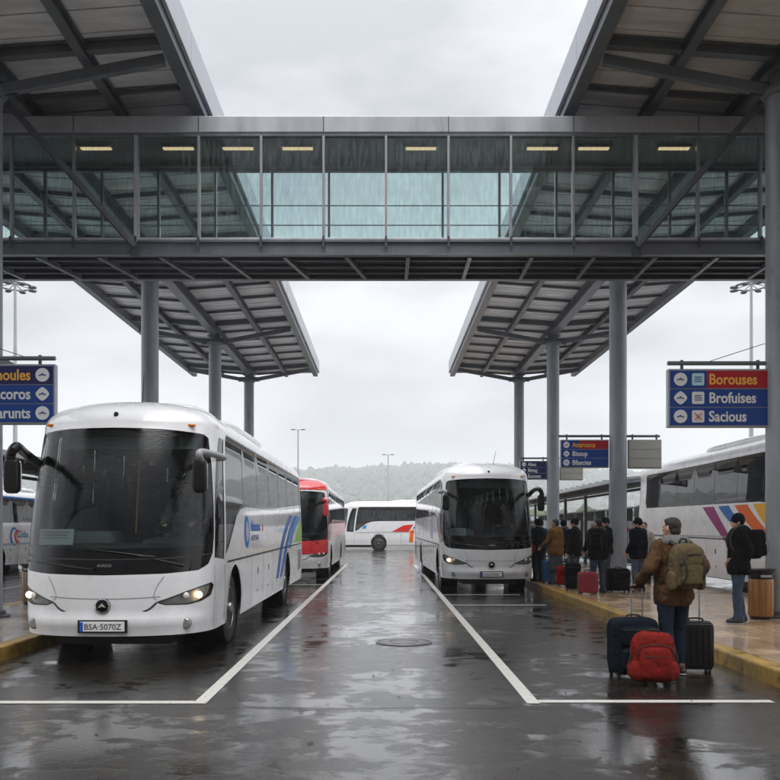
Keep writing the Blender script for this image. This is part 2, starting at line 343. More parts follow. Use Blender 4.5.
def region(name, S, poly, m, parent, off=0, holes=(), gu=.15, gv=.15):
    V, F = tri_region(poly, holes, gu, gv)
    used = np.unique(F); remap = -np.ones(len(V), int); remap[used] = np.arange(len(used)); V = V[used]; F = remap[F]
    co, no = [], []
    for u, v in V:
        e = 1e-3; p = S(u, v); pu = S(u+e, v)-S(u-e, v); pv = S(u, v+e)-S(u, v-e); nn = pu.cross(pv)
        nn = nn.normalized() if nn.length > 1e-12 else Vector((0,0,1))
        co.append(tuple(p+nn*off)); no.append(tuple(nn))
    me = bpy.data.meshes.new(name); me.from_pydata(co, [], F.tolist()); me.update(); me.shade_smooth(); me.normals_split_custom_set_from_vertices(no)
    me.materials.append(m); return link(bpy.data.objects.new(name, me), parent)
def ribbon(pts, wd):
    L = []; Rr = []
    for i, p in enumerate(pts):
        a = pts[max(0, i-1)]; b = pts[min(len(pts)-1, i+1)]; dx, dy = b[0]-a[0], b[1]-a[1]; q = math.hypot(dx, dy) or 1; nx, ny = -dy/q*wd/2, dx/q*wd/2
        L.append((p[0]+nx, p[1]+ny)); Rr.append((p[0]-nx, p[1]-ny))
    return L+Rr[::-1]
def rrect(x0, x1, y0, y1, r, n=5):
    out = []
    for cx, cy, a in ((x1-r, y0+r, -90), (x1-r, y1-r, 0), (x0+r, y1-r, 90), (x0+r, y0+r, 180)):
        out += [(cx+r*math.cos(R(a+90*i/n)), cy+r*math.sin(R(a+90*i/n))) for i in range(n+1)]
    return out
def smooth_path(pts, n=6):
    """Catmull-Rom"""
    P = [np.array(p, float) for p in pts]; P = [2*P[0]-P[1]]+P+[2*P[-1]-P[-2]]; out = []
    for i in range(1, len(P)-2):
        for j in range(n):
            t = j/n; out.append(tuple(.5*((2*P[i])+(-P[i-1]+P[i+1])*t+(2*P[i-1]-5*P[i]+4*P[i+1]-P[i+2])*t*t+(-P[i-1]+3*P[i]-3*P[i+1]+P[i+2])*t**3)))
    out.append(tuple(P[-2])); return out
def sstep(a, b, x): t = min(1, max(0, (x-a)/(b-a))); return t*t*(3-2*t)
def fuse(mb, voxel, sm=2, disp=0, dscale=6, cut=None, stretch=(1,1,1)):
    """join overlapping shapes into one continuous skin"""
    me = mb.mesh('tmp'); b = bmesh.new(); b.from_mesh(me); bmesh.ops.recalc_face_normals(b, faces=b.faces); b.to_mesh(me); b.free()
    o = bpy.data.objects.new('tmp', me); COL.objects.link(o)
    md = o.modifiers.new('r', 'REMESH'); md.mode = 'VOXEL'; md.voxel_size = voxel
    if sm: s2 = o.modifiers.new('s', 'SMOOTH'); s2.factor = .5; s2.iterations = sm
    dg = bpy.context.evaluated_depsgraph_get(); r = bpy.data.meshes.new_from_object(o.evaluated_get(dg))
    bpy.data.objects.remove(o); bpy.data.meshes.remove(me)
    if disp:
        off = Vector((random.random()*50,)*3); ns = [q.normal.copy() for q in r.vertices]
        for q, nn in zip(r.vertices, ns):
            p = Vector((q.co.x*stretch[0], q.co.y*stretch[1], q.co.z*stretch[2]))*dscale+off
            q.co += nn*disp*(noise.noise(p)+.6*(1-abs(noise.noise(p*2.1))*2.2))
    if cut is not None:
        b = bmesh.new(); b.from_mesh(r); g = b.verts[:]+b.edges[:]+b.faces[:]
        bmesh.ops.bisect_plane(b, geom=g, plane_co=(0,0,cut), plane_no=(0,0,-1), clear_outer=True)
        ed = [e for e in b.edges if e.is_boundary]
        if ed: bmesh.ops.holes_fill(b, edges=ed, sides=0)
        b.to_mesh(r); b.free()
    r.shade_smooth(); return r

# ------------------------------------------------------------ ground, kerbs, markings
struct('ground', MB().add([(-2900,-190,0),(2900,-190,0),(2900,2900,0),(-2900,2900,0)], [(0,1,2,3)]), asphalt())
pav_r = paving('tan_wet_paving', (.56,.405,.26), (.48,.335,.205), (.10,.075,.055), 1.2, .6)
pav_l = paving('grey_beige_wet_paving', (.38,.34,.28), (.30,.27,.225), (.09,.08,.07), .6, .3)
kerb_y = mat('yellow_kerb_paint', (.36,.22,.05), .35, var=.7, vscale=5, bump=.35, bscale=18, rvar=.12)
kerb_g = mat('grey_kerb_stone', (.26,.25,.23), .4, var=.35, vscale=6)
conc = mat('pale_concrete', (.42,.41,.39), .55, var=.2, vscale=2)
KX, KL = 3.98, -4.62
struct('pavement', MB().bx(KX+.22, 8.0, 1.5, 62, -.05, .17), pav_r)
struct('pavement_kerb', MB().bx(8.002, 8.12, 1.5, 62, -.05, .168), kerb_g, bevel=.012)
struct('yellow_kerb', MB().bx(KX, KX+.218, 1.5, 62, -.05, .176), kerb_y, bevel=.025)
struct('pavement', MB().bx(-7.0, KL-.22, 1.5, 62, -.05, .17), pav_l)
struct('yellow_kerb', MB().bx(KL-.218, KL, 1.5, 62, -.05, .176), kerb_y, bevel=.025)
struct('yellow_kerb', MB().bx(-7.2, -7.002, 1.5, 62, -.05, .176), kerb_y, bevel=.025)
line_m = mat('worn_white_road_paint', (.46,.45,.42), .35, var=.42, vscale=7, rvar=.12, bump=.15, bscale=60)
for _n in line_m.node_tree.nodes:
    if _n.type == 'VALTORGB': _n.color_ramp.elements[0].position = .33; _n.color_ramp.elements[0].color = (.09,.085,.075,1); _n.color_ramp.elements[1].position = .40; _e = _n.color_ramp.elements.new(.75); _e.color = (.40,.39,.36,1)
    if _n.type == 'TEX_NOISE' and _n.inputs['Detail'].default_value > 5: _n.inputs['Detail'].default_value = 10; _n.inputs['Scale'].default_value = 9; _n.inputs['Roughness'].default_value = .72
def mark(x0, x1, y0, y1): struct('road_marking', MB().add([(x0,y0,.004),(x1,y0,.004),(x1,y1,.004),(x0,y1,.004)], [(0,1,2,3)]), line_m)
tar = mat('tar_joint', (.006,.006,.006), .2)
def seam(pts, wd): struct('tar_joint', MB().add([(x, y+wd*(.5+.3*math.sin(x*9)), .003) for x, y in pts]+[(x, y-wd*(.5+.3*math.cos(x*7)), .003) for x, y in pts[::-1]], [(i, i+1, 2*len(pts)-2-i, 2*len(pts)-1-i) for i in range(len(pts)-1)]), tar)
seam([(x, 7.60+.012*math.sin(x*5)) for x in np.arange(-1.7, 1.5, .15)], .014)
seam([(x, 14.2+.02*math.sin(x*3)) for x in np.arange(-1.6, 3.9, .15)], .02); seam([(x, 24+.02*math.sin(x*3)) for x in np.arange(-1.6, 1.3, .15)], .03)
mh = obj('manhole_cover', MB().lathe([(.40, .0025), (.40, .008), (.37, .009), (.365, .004), (.35, .004), (.345, .009), (.22, .009), (.215, .005), (.19, .005), (.185, .009), (0, .009)], n=48), mat('cast_iron', (.02,.018,.016), .14, var=.4, vscale=20, bump=.4, bscale=50), smooth=20)
mh.location = (.28, 12.0, 0); tag(mh, 'round iron manhole cover in the middle of the wet lane', 'manhole')
mark(-1.75, -1.63, 7.78, 38); mark(KL+.05, -1.752, 7.78, 7.9)
mark(1.31, 1.43, 7.78, 38); mark(1.432, 3.6, 7.82, 7.94)
mark(1.432, 3.4, 17.8, 17.92); mark(1.432, 3.3, 20.6, 20.7)
mark(KL+.05, -1.752, 24.4, 24.5)
for x in (-10.2, -16.5): mark(x-.06, x+.06, 8, 60)

# ------------------------------------------------------------ canopies on columns
COLY = [850*6.45/d for d in (397, 234, 169, 135)]
def canopy(sg, label):
    ro = empty('station_canopy', (sg*6.45, 0, 0), label, 'canopy')
    Y0, Y1 = 3.0, 42.6; XI = 3.15                      # local half width; inner edge towards the lane is -sg*XI
    zc, ze = 9.32, 9.55
    def Z(x): return zc+(ze-zc)*abs(x)/XI
    # lining made of long boards (folded sheet)
    mb = MB(); nb = int((Y1-Y0)/.30)
    for i in range(nb):
        a = Y0+(Y1-Y0)*i/nb; b = Y0+(Y1-Y0)*(i+1)/nb-.012; dz = .014 if i % 2 else 0
        for s in (-1, 1):
            v = [(0, a, zc+.03-dz), (s*XI, a, ze+.03-dz), (s*XI, b, ze+.03-dz), (0, b, zc+.03-dz)]
            mb.add(v+[(x, y, z+.03) for x, y, z in v], [(0,1,2,3),(7,6,5,4),(0,4,5,1),(1,5,6,2),(2,6,7,3),(3,7,4,0)])
    obj('lining', mb, deck_m, ro)
    mb = MB(); mb.prism([(-XI, ze+.1), (0, zc+.1), (XI, ze+.1), (XI, ze+.26), (0, zc+.24), (-XI, ze+.26)], Y0, Y1)
    obj('roof_sheet', mb, steel_lt, ro)
    # fascias
    for s in (-1, 1):
        x = s*(XI+.03); n = 14
        for i in range(n):
            a = Y0+(Y1-Y0)*i/n; b = Y0+(Y1-Y0)*(i+1)/n-.03
            obj('fascia_panel', MB().bx(x-.035, x+.035, a, b, 9.42, 9.99), steel_lt, ro, bevel=.008)
        obj('edge_beam', MB().bx(s*(XI-.24), s*(XI-.01), Y0, Y1, 9.24, 9.50), steel, ro, bevel=.01)
        obj('purlin', MB().ibeam((s*XI*.5, Y0, 9.32), (s*XI*.5, Y1, 9.32), .16, .22), dark_m if s == sg else steel, ro)
    for y in (Y0, Y1): obj('fascia_panel', MB().bx(-XI-.06, XI+.06, y-.04, y+.04, 9.42, 9.99), steel_lt, ro, bevel=.008)
    obj('main_beam', MB().ibeam((0, Y0+.1, 9.15), (0, Y1-.1, 9.15), .30, .36, .04), steel, ro)
    # cross beams and light ribs
    y = COLY[3]+1.6; k = 0; step = (COLY[2]-COLY[1])/6
    ys = []
    while y > Y0+.3: ys.append(y); y -= step
    for y in ys:
        main = min(abs(y-c) for c in COLY+[COLY[0]+3.0]) < step*.5
        for s in (-1, 1):
            hh = .18 if main else .09; ww = .14 if main else .06
            for xa, xb in ((.16, XI*.5-.09), (XI*.5+.09, XI-.25)):
                obj('cross_beam' if main else 'rib', MB().ibeam((s*xa, y, Z(xa)-hh/2), (s*xb, y, Z(xb)-hh/2), ww, hh, .02), steel, ro)
    # columns with capital, collar, base plate and the two raking struts
    for c in COLY:
        co = obj('column', MB().lathe([(.235, .17), (.235, 8.62)], (0, c, 0), n=36), col_m, ro, smooth=40)
        obj('capital', MB().lathe([(.27, 8.6), (.31, 8.66), (.31, 8.72), (.2, 8.76), (.2, 8.93), (.3, 8.95), (.3, 8.968)], (0, c, 0), n=24), steel, co, smooth=30)
        obj('base_collar', MB().lathe([(.36, .171), (.36, .2), (.29, .215), (.285, .27), (.252, .28)], (0, c, 0), n=30), dark_m, co, smooth=30)
        for s in (-1, 1):
            obj('strut', MB().beam((s*.22, c, 8.72), (s*(XI-.26), c, 9.22), .12, .17), steel, ro, bevel=.01)
            obj('strut_plate', MB().box((s*.33, c, 8.75), (.34, .04, .22)), dark_m, ro)
    for c in (COLY[1], COLY[2], COLY[3]):
        obj('bolted_bracket', MB().box((-sg*.2, c-.3, 8.9), (.1, .3, .12)), dark_m, ro)
    return ro
canL = canopy(-1, 'long grey steel canopy on round columns over the left platform')
canR = canopy(1, 'long grey steel canopy on round columns over the right platform')

# ------------------------------------------------------------ glazed footbridge across the lanes
def footbridge():
    YF, YB = 15.18, 16.67; P = 1.1125; x0 = .036
    ro = empty('footbridge', (0, YF, 6.5), 'enclosed glazed pedestrian bridge crossing above the bus lanes between the canopies', 'footbridge')
    ro_off = Vector((0, YF, 6.5))
    def L(mb): mb.v = [tuple(Vector(q)-ro_off) for q in mb.v]; return mb
    k0, k1 = -10, 10; XA, XB = x0+k0*P, x0+k1*P
    obj('roof_fascia', L(MB().bx(XA, XB, YF-.06, YF+.05, 8.66, 8.95)), steel_lt, ro, bevel=.012)
    obj('roof_fascia', L(MB().bx(XA, XB, YB-.05, YB+.06, 8.66, 8.95)), steel_lt, ro, bevel=.012)
    obj('roof_sheet', L(MB().bx(XA, XB, YF+.052, YB-.052, 8.80, 8.93)), dark_m, ro)
    obj('ceiling', L(MB().bx(XA, XB, YF+.052, YB-.052, 8.70, 8.74)), mat('bridge_ceiling', (.62,.64,.63), .5, var=.1), ro)
    obj('floor', L(MB().bx(XA, XB, YF+.052, YB-.052, 6.60, 6.70)), mat('bridge_floor', (.10,.10,.11), .6, var=.2), ro)
    for y in (YF, YB):
        obj('edge_beam', L(MB().ibeam((XA, y, 6.61), (XB, y, 6.61), .12, .26, .03)), steel, ro)
        s = obj('sill', L(MB().bx(XA, XB, y-.05, y+.05, 6.745, 6.79)), steel_lt, ro, bevel=.008)
        obj('head_rail', L(MB().bx(XA, XB, y-.045, y+.045, 8.60, 8.658)), steel, ro)
    for k in range(k0+1, k1, 2):
        x = x0+k*P; obj('fascia_joint', L(MB().bx(x-.008, x+.008, YF-.064, YF-.058, 8.67, 8.94)), dark_m, ro)
    for k in range(k0, k1+1):
        x = x0+k*P; thick = k in (-4, 4)
        for y, f in ((YF, 1), (YB, 0)):
            wd = .085 if (thick and f) else .045
            mo = obj('mullion', L(MB().bx(x-wd/2, x+wd/2, y-.055, y+.045, 6.792, 8.598)), alu, ro, bevel=.006)
            if thick and f: obj('cover_strip', L(MB().bx(x-.025, x+.025, y-.085, y-.057, 6.70, 8.60)), steel_lt, mo)
            if f: obj('bracket', L(MB().bx(x-.02, x+.02, y-.10, y-.062, 6.60, 6.80)), dark_m, ro)
        if k < k1:
            for y in (YF, YB):
                obj('glass_pane', L(MB().bx(x+.03, x+P-.03, y-.006, y+.006, 6.79, 8.602)), g_bridge, ro)
                if y == YF:
                    for z in (7.03, 7.38): obj('transom', L(MB().bx(x+.024, x+P-.024, y+.010, y+.024, z-.008, z+.008)), alu, ro)
    lum = mat('bridge_lamp', (1, .9, .7), .4, emit=(1, .72, .40), estr=.62)
    for px in (104, 184, 242, 300, 420, 538, 588, 666):
        X = (px-384)/52.5
        f = obj('ceiling_light', L(MB().box((X, 15.75, 8.68), (.62, .14, .05))), alu, ro)
        obj('tube_cover', L(MB().box((X, 15.75, 8.645), (.56, .08, .02))), lum, f)
    # underside: soffit sheet, cross bearers and skewed bracing
    obj('soffit', L(MB().bx(XA, XB, YF+.07, YB-.07, 6.56, 6.597)), dark_m, ro)
    for k in range(k0, k1):
        x = x0+(k+.5)*P
        obj('cross_bearer', L(MB().beam((x-.16, YF+.08, 6.51), (x+.16*(1 if k < 0 else -1)+.0, YB-.08, 6.51), .07, .09)), steel, ro)
    for y in (15.55, 15.93, 16.3): obj('stringer', L(MB().bx(XA, XB, y-.02, y+.02, 6.50, 6.557)), dark_m, ro)
    for k in (-4, 4):
        x = x0+k*P; obj('gusset_plate', L(MB().box((x, YF-.09, 6.55), (.16, .05, .22))), dark_m, ro)
        sg = -1 if k < 0 else 1
        obj('raking_strut', L(MB().beam((sg*6.32, COLY[0]+.15, 8.75), (x, YF-.14, 6.6), .075, .10)), dark_m, ro, bevel=.01)
footbridge()

# ------------------------------------------------------------ coaches
def make_coach(label, loc, rz=0, L=12.2, W=2.36, H=3.3, wheels=(2.05, 8.6), side_glass=None, livery=None, big='l', lit=(1, 1), detail=2, shell=None, arm_m=None, bigx=1.14, dirt=0, group='coaches parked along the platforms', rear_in=.45, plate='BSA·5070Z', belt=True):
    ro = empty('coach', loc, label, 'coach', group, rz)
    side_glass = side_glass or g_side; shell = shell or white_p; k = H/3.3; W2 = W/2; F = 1.0; RR = .32
    def sup(n, a, b, m=40):
        out = []
        for i in range(m+1):
            t = PI/2*i/m; out.append((a*math.sin(t)**(2/n), b*(1-math.cos(t)**(2/n))))
        return out
    fr = sup(2.5, W2, F); re = [(x, L-y) for x, y in sup(3.2, W2, RR)][::-1]
    line = np.array(fr+re); sl = np.concatenate([[0], np.cumsum(np.hypot(*np.diff(line, axis=0).T))]); U = float(sl[-1]); UF = float(sl[len(fr)-1])
    us = lambda y: UF+(y-F)                              # side distance from the front -> u
    zr = 2.86; VT = 1.15; vmax = zr+VT
    def S(u, v):
        s = 1 if u >= 0 else -1; a = min(abs(u), U); x = float(np.interp(a, sl, line[:, 0])); y = float(np.interp(a, sl, line[:, 1]))
        if v <= zr:
            f = 1-.05*sstep(1.35, 3.0, v)-.02*sstep(.75, .3, v); z = v; fo = .44*max(0, (v-1.0)/1.86)**1.5; ri = .08*sstep(1.2, 2.9, v)
            fo += .05*sstep(.62, .3, v)-.035*sstep(.62, .52, v)+.0
        else:
            th = PI/2*min(1, (v-zr)/VT); f = .952*max(0, math.cos(th))**.72; z = zr+(3.3-zr)*math.sin(th)**.9; fo = .44+1.25*(1-math.cos(th)); ri = .08+.5*(1-math.cos(th))
        y += fo*(1-sstep(0, 3.0, y))-ri*sstep(L-2.5, L, y)
        return Vector((s*x*f, y, z*k))
    z0 = .34
    # openings
    wsh = [(-1.3, 2.76), (-1.2, 2.80), (-.6, 2.83), (0, 2.84), (.6, 2.83), (1.2, 2.80), (1.3, 2.76), (1.40, 2.4), (1.46, 1.9), (1.47, 1.5), (1.44, 1.3), (1.34, 1.17), (1.15, 1.10), (.7, 1.07), (0, 1.055), (-.7, 1.07), (-1.15, 1.10), (-1.34, 1.17), (-1.44, 1.3), (-1.47, 1.5), (-1.46, 1.9), (-1.40, 2.4)][::-1]
    hl = [(.62, .735), (.72, .705), (1.0, .70), (1.2, .73), (1.40, .79), (1.48, .90), (1.42, .935), (1.2, .90), (.95, .84), (.75, .775)]
    ye = L-rear_in
    sw = [(us(1.38), 1.26)]+[(us(y), z) for y, z in ((1.6, 1.36), (1.9, 1.56), (2.25, 1.78), (2.6, 1.89), (3.1, 1.935))]
    band = sw+[(us(ye-.15), 1.98), (us(ye), 2.12), (us(ye), 2.84), (us(ye-.1), 2.9), (us(1.5), 2.9), (us(1.38), 2.8)]
    cab = [(us(.72), 1.24), (us(1.26), 1.20), (us(1.26), 2.80), (us(.86), 2.80), (us(.76), 2.5), (us(.70), 1.9)]
    arch = lambda yc: [(us(yc)+.60*math.cos(R(a)), .50+.60*math.sin(R(a))) for a in range(-20, 201, 10)]
    mir = lambda P: [(-a, b) for a, b in P][::-1]
    holes = [wsh]+[q for h in [band, cab]+[arch(y) for y in wheels] for q in (h, mir(h))]
    if detail: holes += [hl, mir(hl)]
    shellp = [(-U, z0), (U, z0), (U, vmax-.001), (-U, vmax-.001)]
    region('body', S, shellp, shell, ro, 0, holes, .22 if detail < 2 else .17, .16 if detail < 2 else .11)
    # windscreen glass over a black lower screen
    gl = [p for p in wsh if p[1] > 1.45]; gl = sorted(gl, key=lambda p: 0)
    up = [(1.445, 1.42), (1.44, 1.9), (1.37, 2.4), (1.27, 2.73), (1.17, 2.77), (.6, 2.80), (0, 2.81), (-.6, 2.80), (-1.17, 2.77), (-1.27, 2.73), (-1.37, 2.4), (-1.44, 1.9), (-1.445, 1.42), (-1.1, 1.385), (0, 1.37), (1.1, 1.385)]
    ws = region('windscreen', S, up, g_wind, ro, -.006, gu=.14, gv=.14)
    region('black_surround', S, wsh, black_gl, ro, -.004, [up], .14, .1)
    if detail > 1: region('surround_line', S, ribbon([(-1.44, 1.30), (-.7, 1.25), (0, 1.24), (.7, 1.25), (1.44, 1.30)], .012), seam_m, ro, .002)
    # side panes
    for s in (1, -1):
        q = (lambda P: P) if s == 1 else mir
        panes = []; n = 6 if L < 13 else 7; ys = [1.42]+[3.0+(ye-.05-3.0)*i/n for i in range(n+1)]
        for i in range(len(ys)-1):
            a, b = ys[i]+.02, ys[i+1]-.02
            if i == 0: P = [(us(a), 1.34)]+[(x+0.0, z+.045) for x, z in sw[1:5]]+[(us(b), 1.965), (us(b), 2.86), (us(a), 2.86)]
            elif i == len(ys)-2: P = [(us(a), 2.0), (us(b-.16), 2.02), (us(b), 2.15), (us(b), 2.80), (us(b-.06), 2.86), (us(a), 2.86)]
            else: P = rrect(us(a), us(b), 1.995, 2.86, .03, 2)
            panes.append(q(P))
        for P in panes: region('window', S, P, side_glass, ro, -.007, gu=.3, gv=.3)
        region('window_surround', S, q(band), black_gl, ro, -.004, panes, .3, .2)
        c1 = q([(us(.77), 1.29), (us(1.22), 1.25), (us(1.22), 2.12), (us(.80), 2.12)]); c2 = q([(us(.81), 2.16), (us(1.22), 2.16), (us(1.22), 2.76), (us(.90), 2.76)])
        region('cab_window', S, c1, g_cab, ro, -.007); region('cab_window', S, c2, g_cab, ro, -.007)
        region('cab_window_surround', S, q(cab), black_gl, ro, -.004, [c1, c2])
        # belt crease, hatch seams, door or panel seams
        if belt: region('belt_line', S, q(ribbon([(us(1.5), 1.16), (us(L-.4), 1.24)], .028)), seam_m, ro, .003, gu=.5, gv=.1)
        zs = [1.33, 3.6, 4.9, 6.2, 7.5] if wheels[1] > 8 else [1.33, 3.6, 4.8, 6.0]
        for y in zs: region('panel_seam', S, q(ribbon([(us(y), .4), (us(y), 1.14)], .012)), seam_m, ro, .003, gu=.3, gv=.3)
        if detail:
            for y in wheels: region('arch_trim', S, q(ribbon([(us(y)+.63*math.cos(R(a)), .50+.63*math.sin(R(a))) for a in range(-10, 191, 10)], .05)), shell, ro, .014)
            for y in (1.5, 4.2, 5.5, 6.8): region('side_marker', S, q(rrect(us(y), us(y+.09), .56, .60, .01, 2)), amber, ro, .006)
            for y in (4.25, 5.55): region('latch', S, q(rrect(us(y), us(y+.07), .86, .96, .01, 2)), seam_m, ro, .005)
            for j in range(9): region('vent_slat', S, q(rrect(us(L-1.35), us(L-.55), .62+j*.055, .645+j*.055, .004, 1)), seam_m, ro, .004, gu=.4, gv=.1)
    # front fittings
    if detail:
        for i, s in enumerate((-1, 1)):
            q = (lambda P: P) if s == 1 else mir
            h = region('headlight', S, q(hl), refl, ro, -.05, gu=.08, gv=.06)
            region('headlight_lens', S, q(hl), g_lens, h, -.003, gu=.08, gv=.06)
            region('headlight_rim', S, q(ribbon(hl+[hl[0]], .016)), seam_m, h, .001, gu=.1, gv=.05)
            for u, r in ((1.16, .042), (.96, .045)):
                p = S(s*u, .80); 
                o = MB().sq((p.x, p.y+.012, p.z), (r, .03, r), 1, nu=14, nv=8)
                obj('bulb', o, lamp_lit if (lit[i] and u > 1.1) else refl, h, smooth=180)
            p = S(s*.98, .47); obj('fog_lamp', MB().lathe([(0, -.012), (.05, -.010), (.058, .0), (.07, .004), (.07, .05)], (p.x, p.y-.005, p.z), 'Y', 20), fog_m, ro, smooth=40)
            region('bumper_seam', S, q(ribbon(smooth_path([(.70, 1.04), (.62, .92), (.58, .80), (.62, .76)]), .007)), soft_seam, ro, .003)
            region('corner_seam', S, q(ribbon([(1.52, 1.15), (1.52, .37)], .008)), soft_seam, ro, .003)
        region('grille_line', S, ribbon(smooth_path([(-.62, .735), (-.5, .64), (-.3, .61), (0, .60), (.3, .61), (.5, .64), (.62, .735)]), .022), seam_m, ro, .004, gu=.08, gv=.05)
        region('grille_line', S, ribbon(smooth_path([(-.66, .80), (-.3, .785), (0, .78), (.3, .785), (.66, .80)]), .008), soft_seam, ro, .003)
        p = S(0, .70); em = obj('emblem', MB().lathe([(0, -.035), (.06, -.033), (.085, -.02), (.09, 0)], (0, p.y, p.z), 'Y', 28), black_gl, ro, smooth=40)
        obj('emblem_ring', MB().lathe([(.075, -.034), (.088, -.03), (.088, -.02), (.075, -.02), (.075, -.034)], (0, p.y, p.z), 'Y', 28, cap=(0, 0)), chrome, em, smooth=40)
        obj('emblem_mark', MB().prism([(-.045, p.z-.02), (0, p.z-.005), (.045, p.z-.02), (0, p.z+.035)], p.y-.042, p.y-.036), chrome, em)
        p = S(0, .46); pl = obj('number_plate', MB().box((0, p.y-.02, p.z), (.52, .02, .115)), plate_w, ro, bevel=.004)
        obj('plate_recess', MB().box((0, p.y-.004, p.z), (.58, .012, .15)), black_pl, pl)
        obj('plate_band', MB().box((-.24, p.y-.0315, p.z), (.038, .002, .11)), eu_blue, pl)
        text('plate_text', plate, ink, pl, (-.21, p.y-.031, p.z-.034), 'front', .095, .001, .006, 1.0)
        p = S(0, 1.17); text('maker_script', 'AVACO', chrome, ro, (-.07, p.y-.012, p.z-.015), 'front', .045, .002, .01, 1.1)
        # wipers
        for a, b, c in (((-.10, 1.12), (-.75, 1.20), (-1.25, 1.22)), ((.95, 1.16), (.35, 1.30), (-.15, 1.36))):
            P = [S(x, z)+Vector((0, -.03, 0)) for x, z in (a, b, c)]
            wi = obj('wiper', MB().tube(P, [.016, .012, .010], 8), black_pl, ro, smooth=60)
            obj('wiper_blade', MB().tube([S(b[0]+.25, b[1]-.03)+Vector((0,-.015,0)), P[1]+Vector((0, .01, 0)), S(c[0]-.1, c[1])+Vector((0,-.015,0))], .008, 6), black_pl, wi)
        for s in (-1, 1):
            p = S(s*.98, zr+.05); obj('roof_marker', MB().sq(p, (.06, .03, .018), .6, nu=12, nv=8), amber, ro, smooth=180)
        p = S(0, zr+.22); obj('roof_camera', MB().sq(p, (.028, .03, .035), .8, nu=12, nv=8), black_pl, ro, smooth=180)
        obj('aerial', MB().tube([(.18, 1.0, 3.2*k), (.24, .85, 3.28*k+.28)], [.007, .004], 6), black_pl, ro)
        # mirrors: long horned arm on one side, short one on the other
        for s in (-1, 1):
            bg = (s == -1) == (big == 'l')
            a = S(s*1.36, 2.42) if bg else S(s*1.58, 2.52)
            mx_ = s*(bigx if bg else W2-.03); my = -.34 if bg else -.02; mz = 2.20*k if bg else 2.22*k
            if bg: P = smooth_path([a, (a.x+s*.10, a.y-.22, 2.55*k), (mx_-s*.02, my, 2.53*k), (mx_+s*.045, my, 2.44*k), (mx_+s*.05, my, 2.30*k)], 6)
            else: P = smooth_path([a, (a.x+s*.10, a.y-.10, 2.52*k), (mx_, my, 2.50*k), (mx_+s*.0, my, 2.38*k)], 6)
            ma = obj('mirror_arm', MB().tube(P, [.055 if bg else .042]*(len(P)-3)+[.05 if bg else .042]*3, 12), arm_m or (black_pl if bg else mat('mirror_arm_grey', (.30,.30,.31), .4)), ro, smooth=60)
            hd = obj('mirror', MB().sq((mx_+s*(.03 if bg else -.01), my, mz), (.085, .065, .20), .45, nu=24, nv=16), arm_m or black_pl, ro, smooth=180)
            obj('mirror_glass', MB().sq((mx_+s*(.03 if bg else -.01), my+.066, mz), (.08, .008, .18), .35, nu=20, nv=12), chrome, hd, smooth=180)
    # roof pods
    if detail:
        obj('roof_pod', MB().sq((0, 5.6, 3.24*k), (.86, 2.3, .15), .5, .45), shell, ro, smooth=180)
        obj('roof_fairing', MB().sq((0, 2.35, 3.235*k), (.80, .95, .10), .7, .6), shell, ro, smooth=180)
        obj('roof_hatch', MB().sq((0, 9.6, 3.29*k), (.4, .4, .05), .4), shell, ro, smooth=180)
    else: obj('roof_pod', MB().sq((0, 6.0, 3.27*k), (.8, 1.8, .13), .5), shell, ro, smooth=180)
    # wheels
    for y in wheels:
        for s in (-1, 1):
            c = (s*(W2-.20), y, .50)
            wh = obj('wheel', MB().lathe([(.29, -s*.12), (.45, -s*.13), (.49, -s*.11), (.50, -s*.08), (.50, s*.08), (.49, s*.12), (.45, s*.14), (.30, s*.13)], c, 'X', 36), rubber, ro, smooth=40)
            rm = obj('rim', MB().lathe([(.30, s*.125), (.285, s*.135), (.27, s*.10), (.24, s*.03), (.20, s*.02), (.14, s*.09), (.11, s*.12), (.075, s*.125), (.07, s*.16), (0, s*.165)], c, 'X', 36), rim_m, wh, smooth=30)
            if detail > 1:
                nb = MB()
                for j in range(10): t = 2*PI*j/10; nb.tube([(c[0]+s*.08, y+.155*math.cos(t), .5+.155*math.sin(t)), (c[0]+s*.125, y+.155*math.cos(t), .5+.155*math.sin(t))], .014, 6)
                for j in range(8):
                    t = 2*PI*(j+.5)/8; nb.tube([(c[0]+s*.026, y+.22*math.cos(t), .5+.22*math.sin(t)), (c[0]+s*.033, y+.22*math.cos(t), .5+.22*math.sin(t))], .026, 8)
                obj('wheel_nuts', nb, dark_m, rm)
            obj('wheel_well', MB().lathe([(.61, -s*.25), (.61, s*.185)], (s*(W2-.24), y, .50), 'X', 24, cap=(1, 0)), black_pl, ro)
    obj('chassis', MB().bx(-W2+.09, W2-.09, .75, L-.25, .36, .48), black_pl, ro)
    mf = MB().bx(-W2+.5, W2-.5, .4, wheels[0]-.6, .2, .36); obj('underfloor', mf, black_pl, ro)
    # inside
    fl = 1.02*k
    obj('cabin_floor', MB().bx(-W2+.12, W2-.12, 1.3, L-.35, fl-.05, fl), cabin_m, ro)
    obj('cabin_ceiling', MB().bx(-W2+.22, W2-.22, 1.2, L-.5, 2.80*k, 2.84*k), mat('cabin_ceiling', (.12,.125,.125), .7), ro)
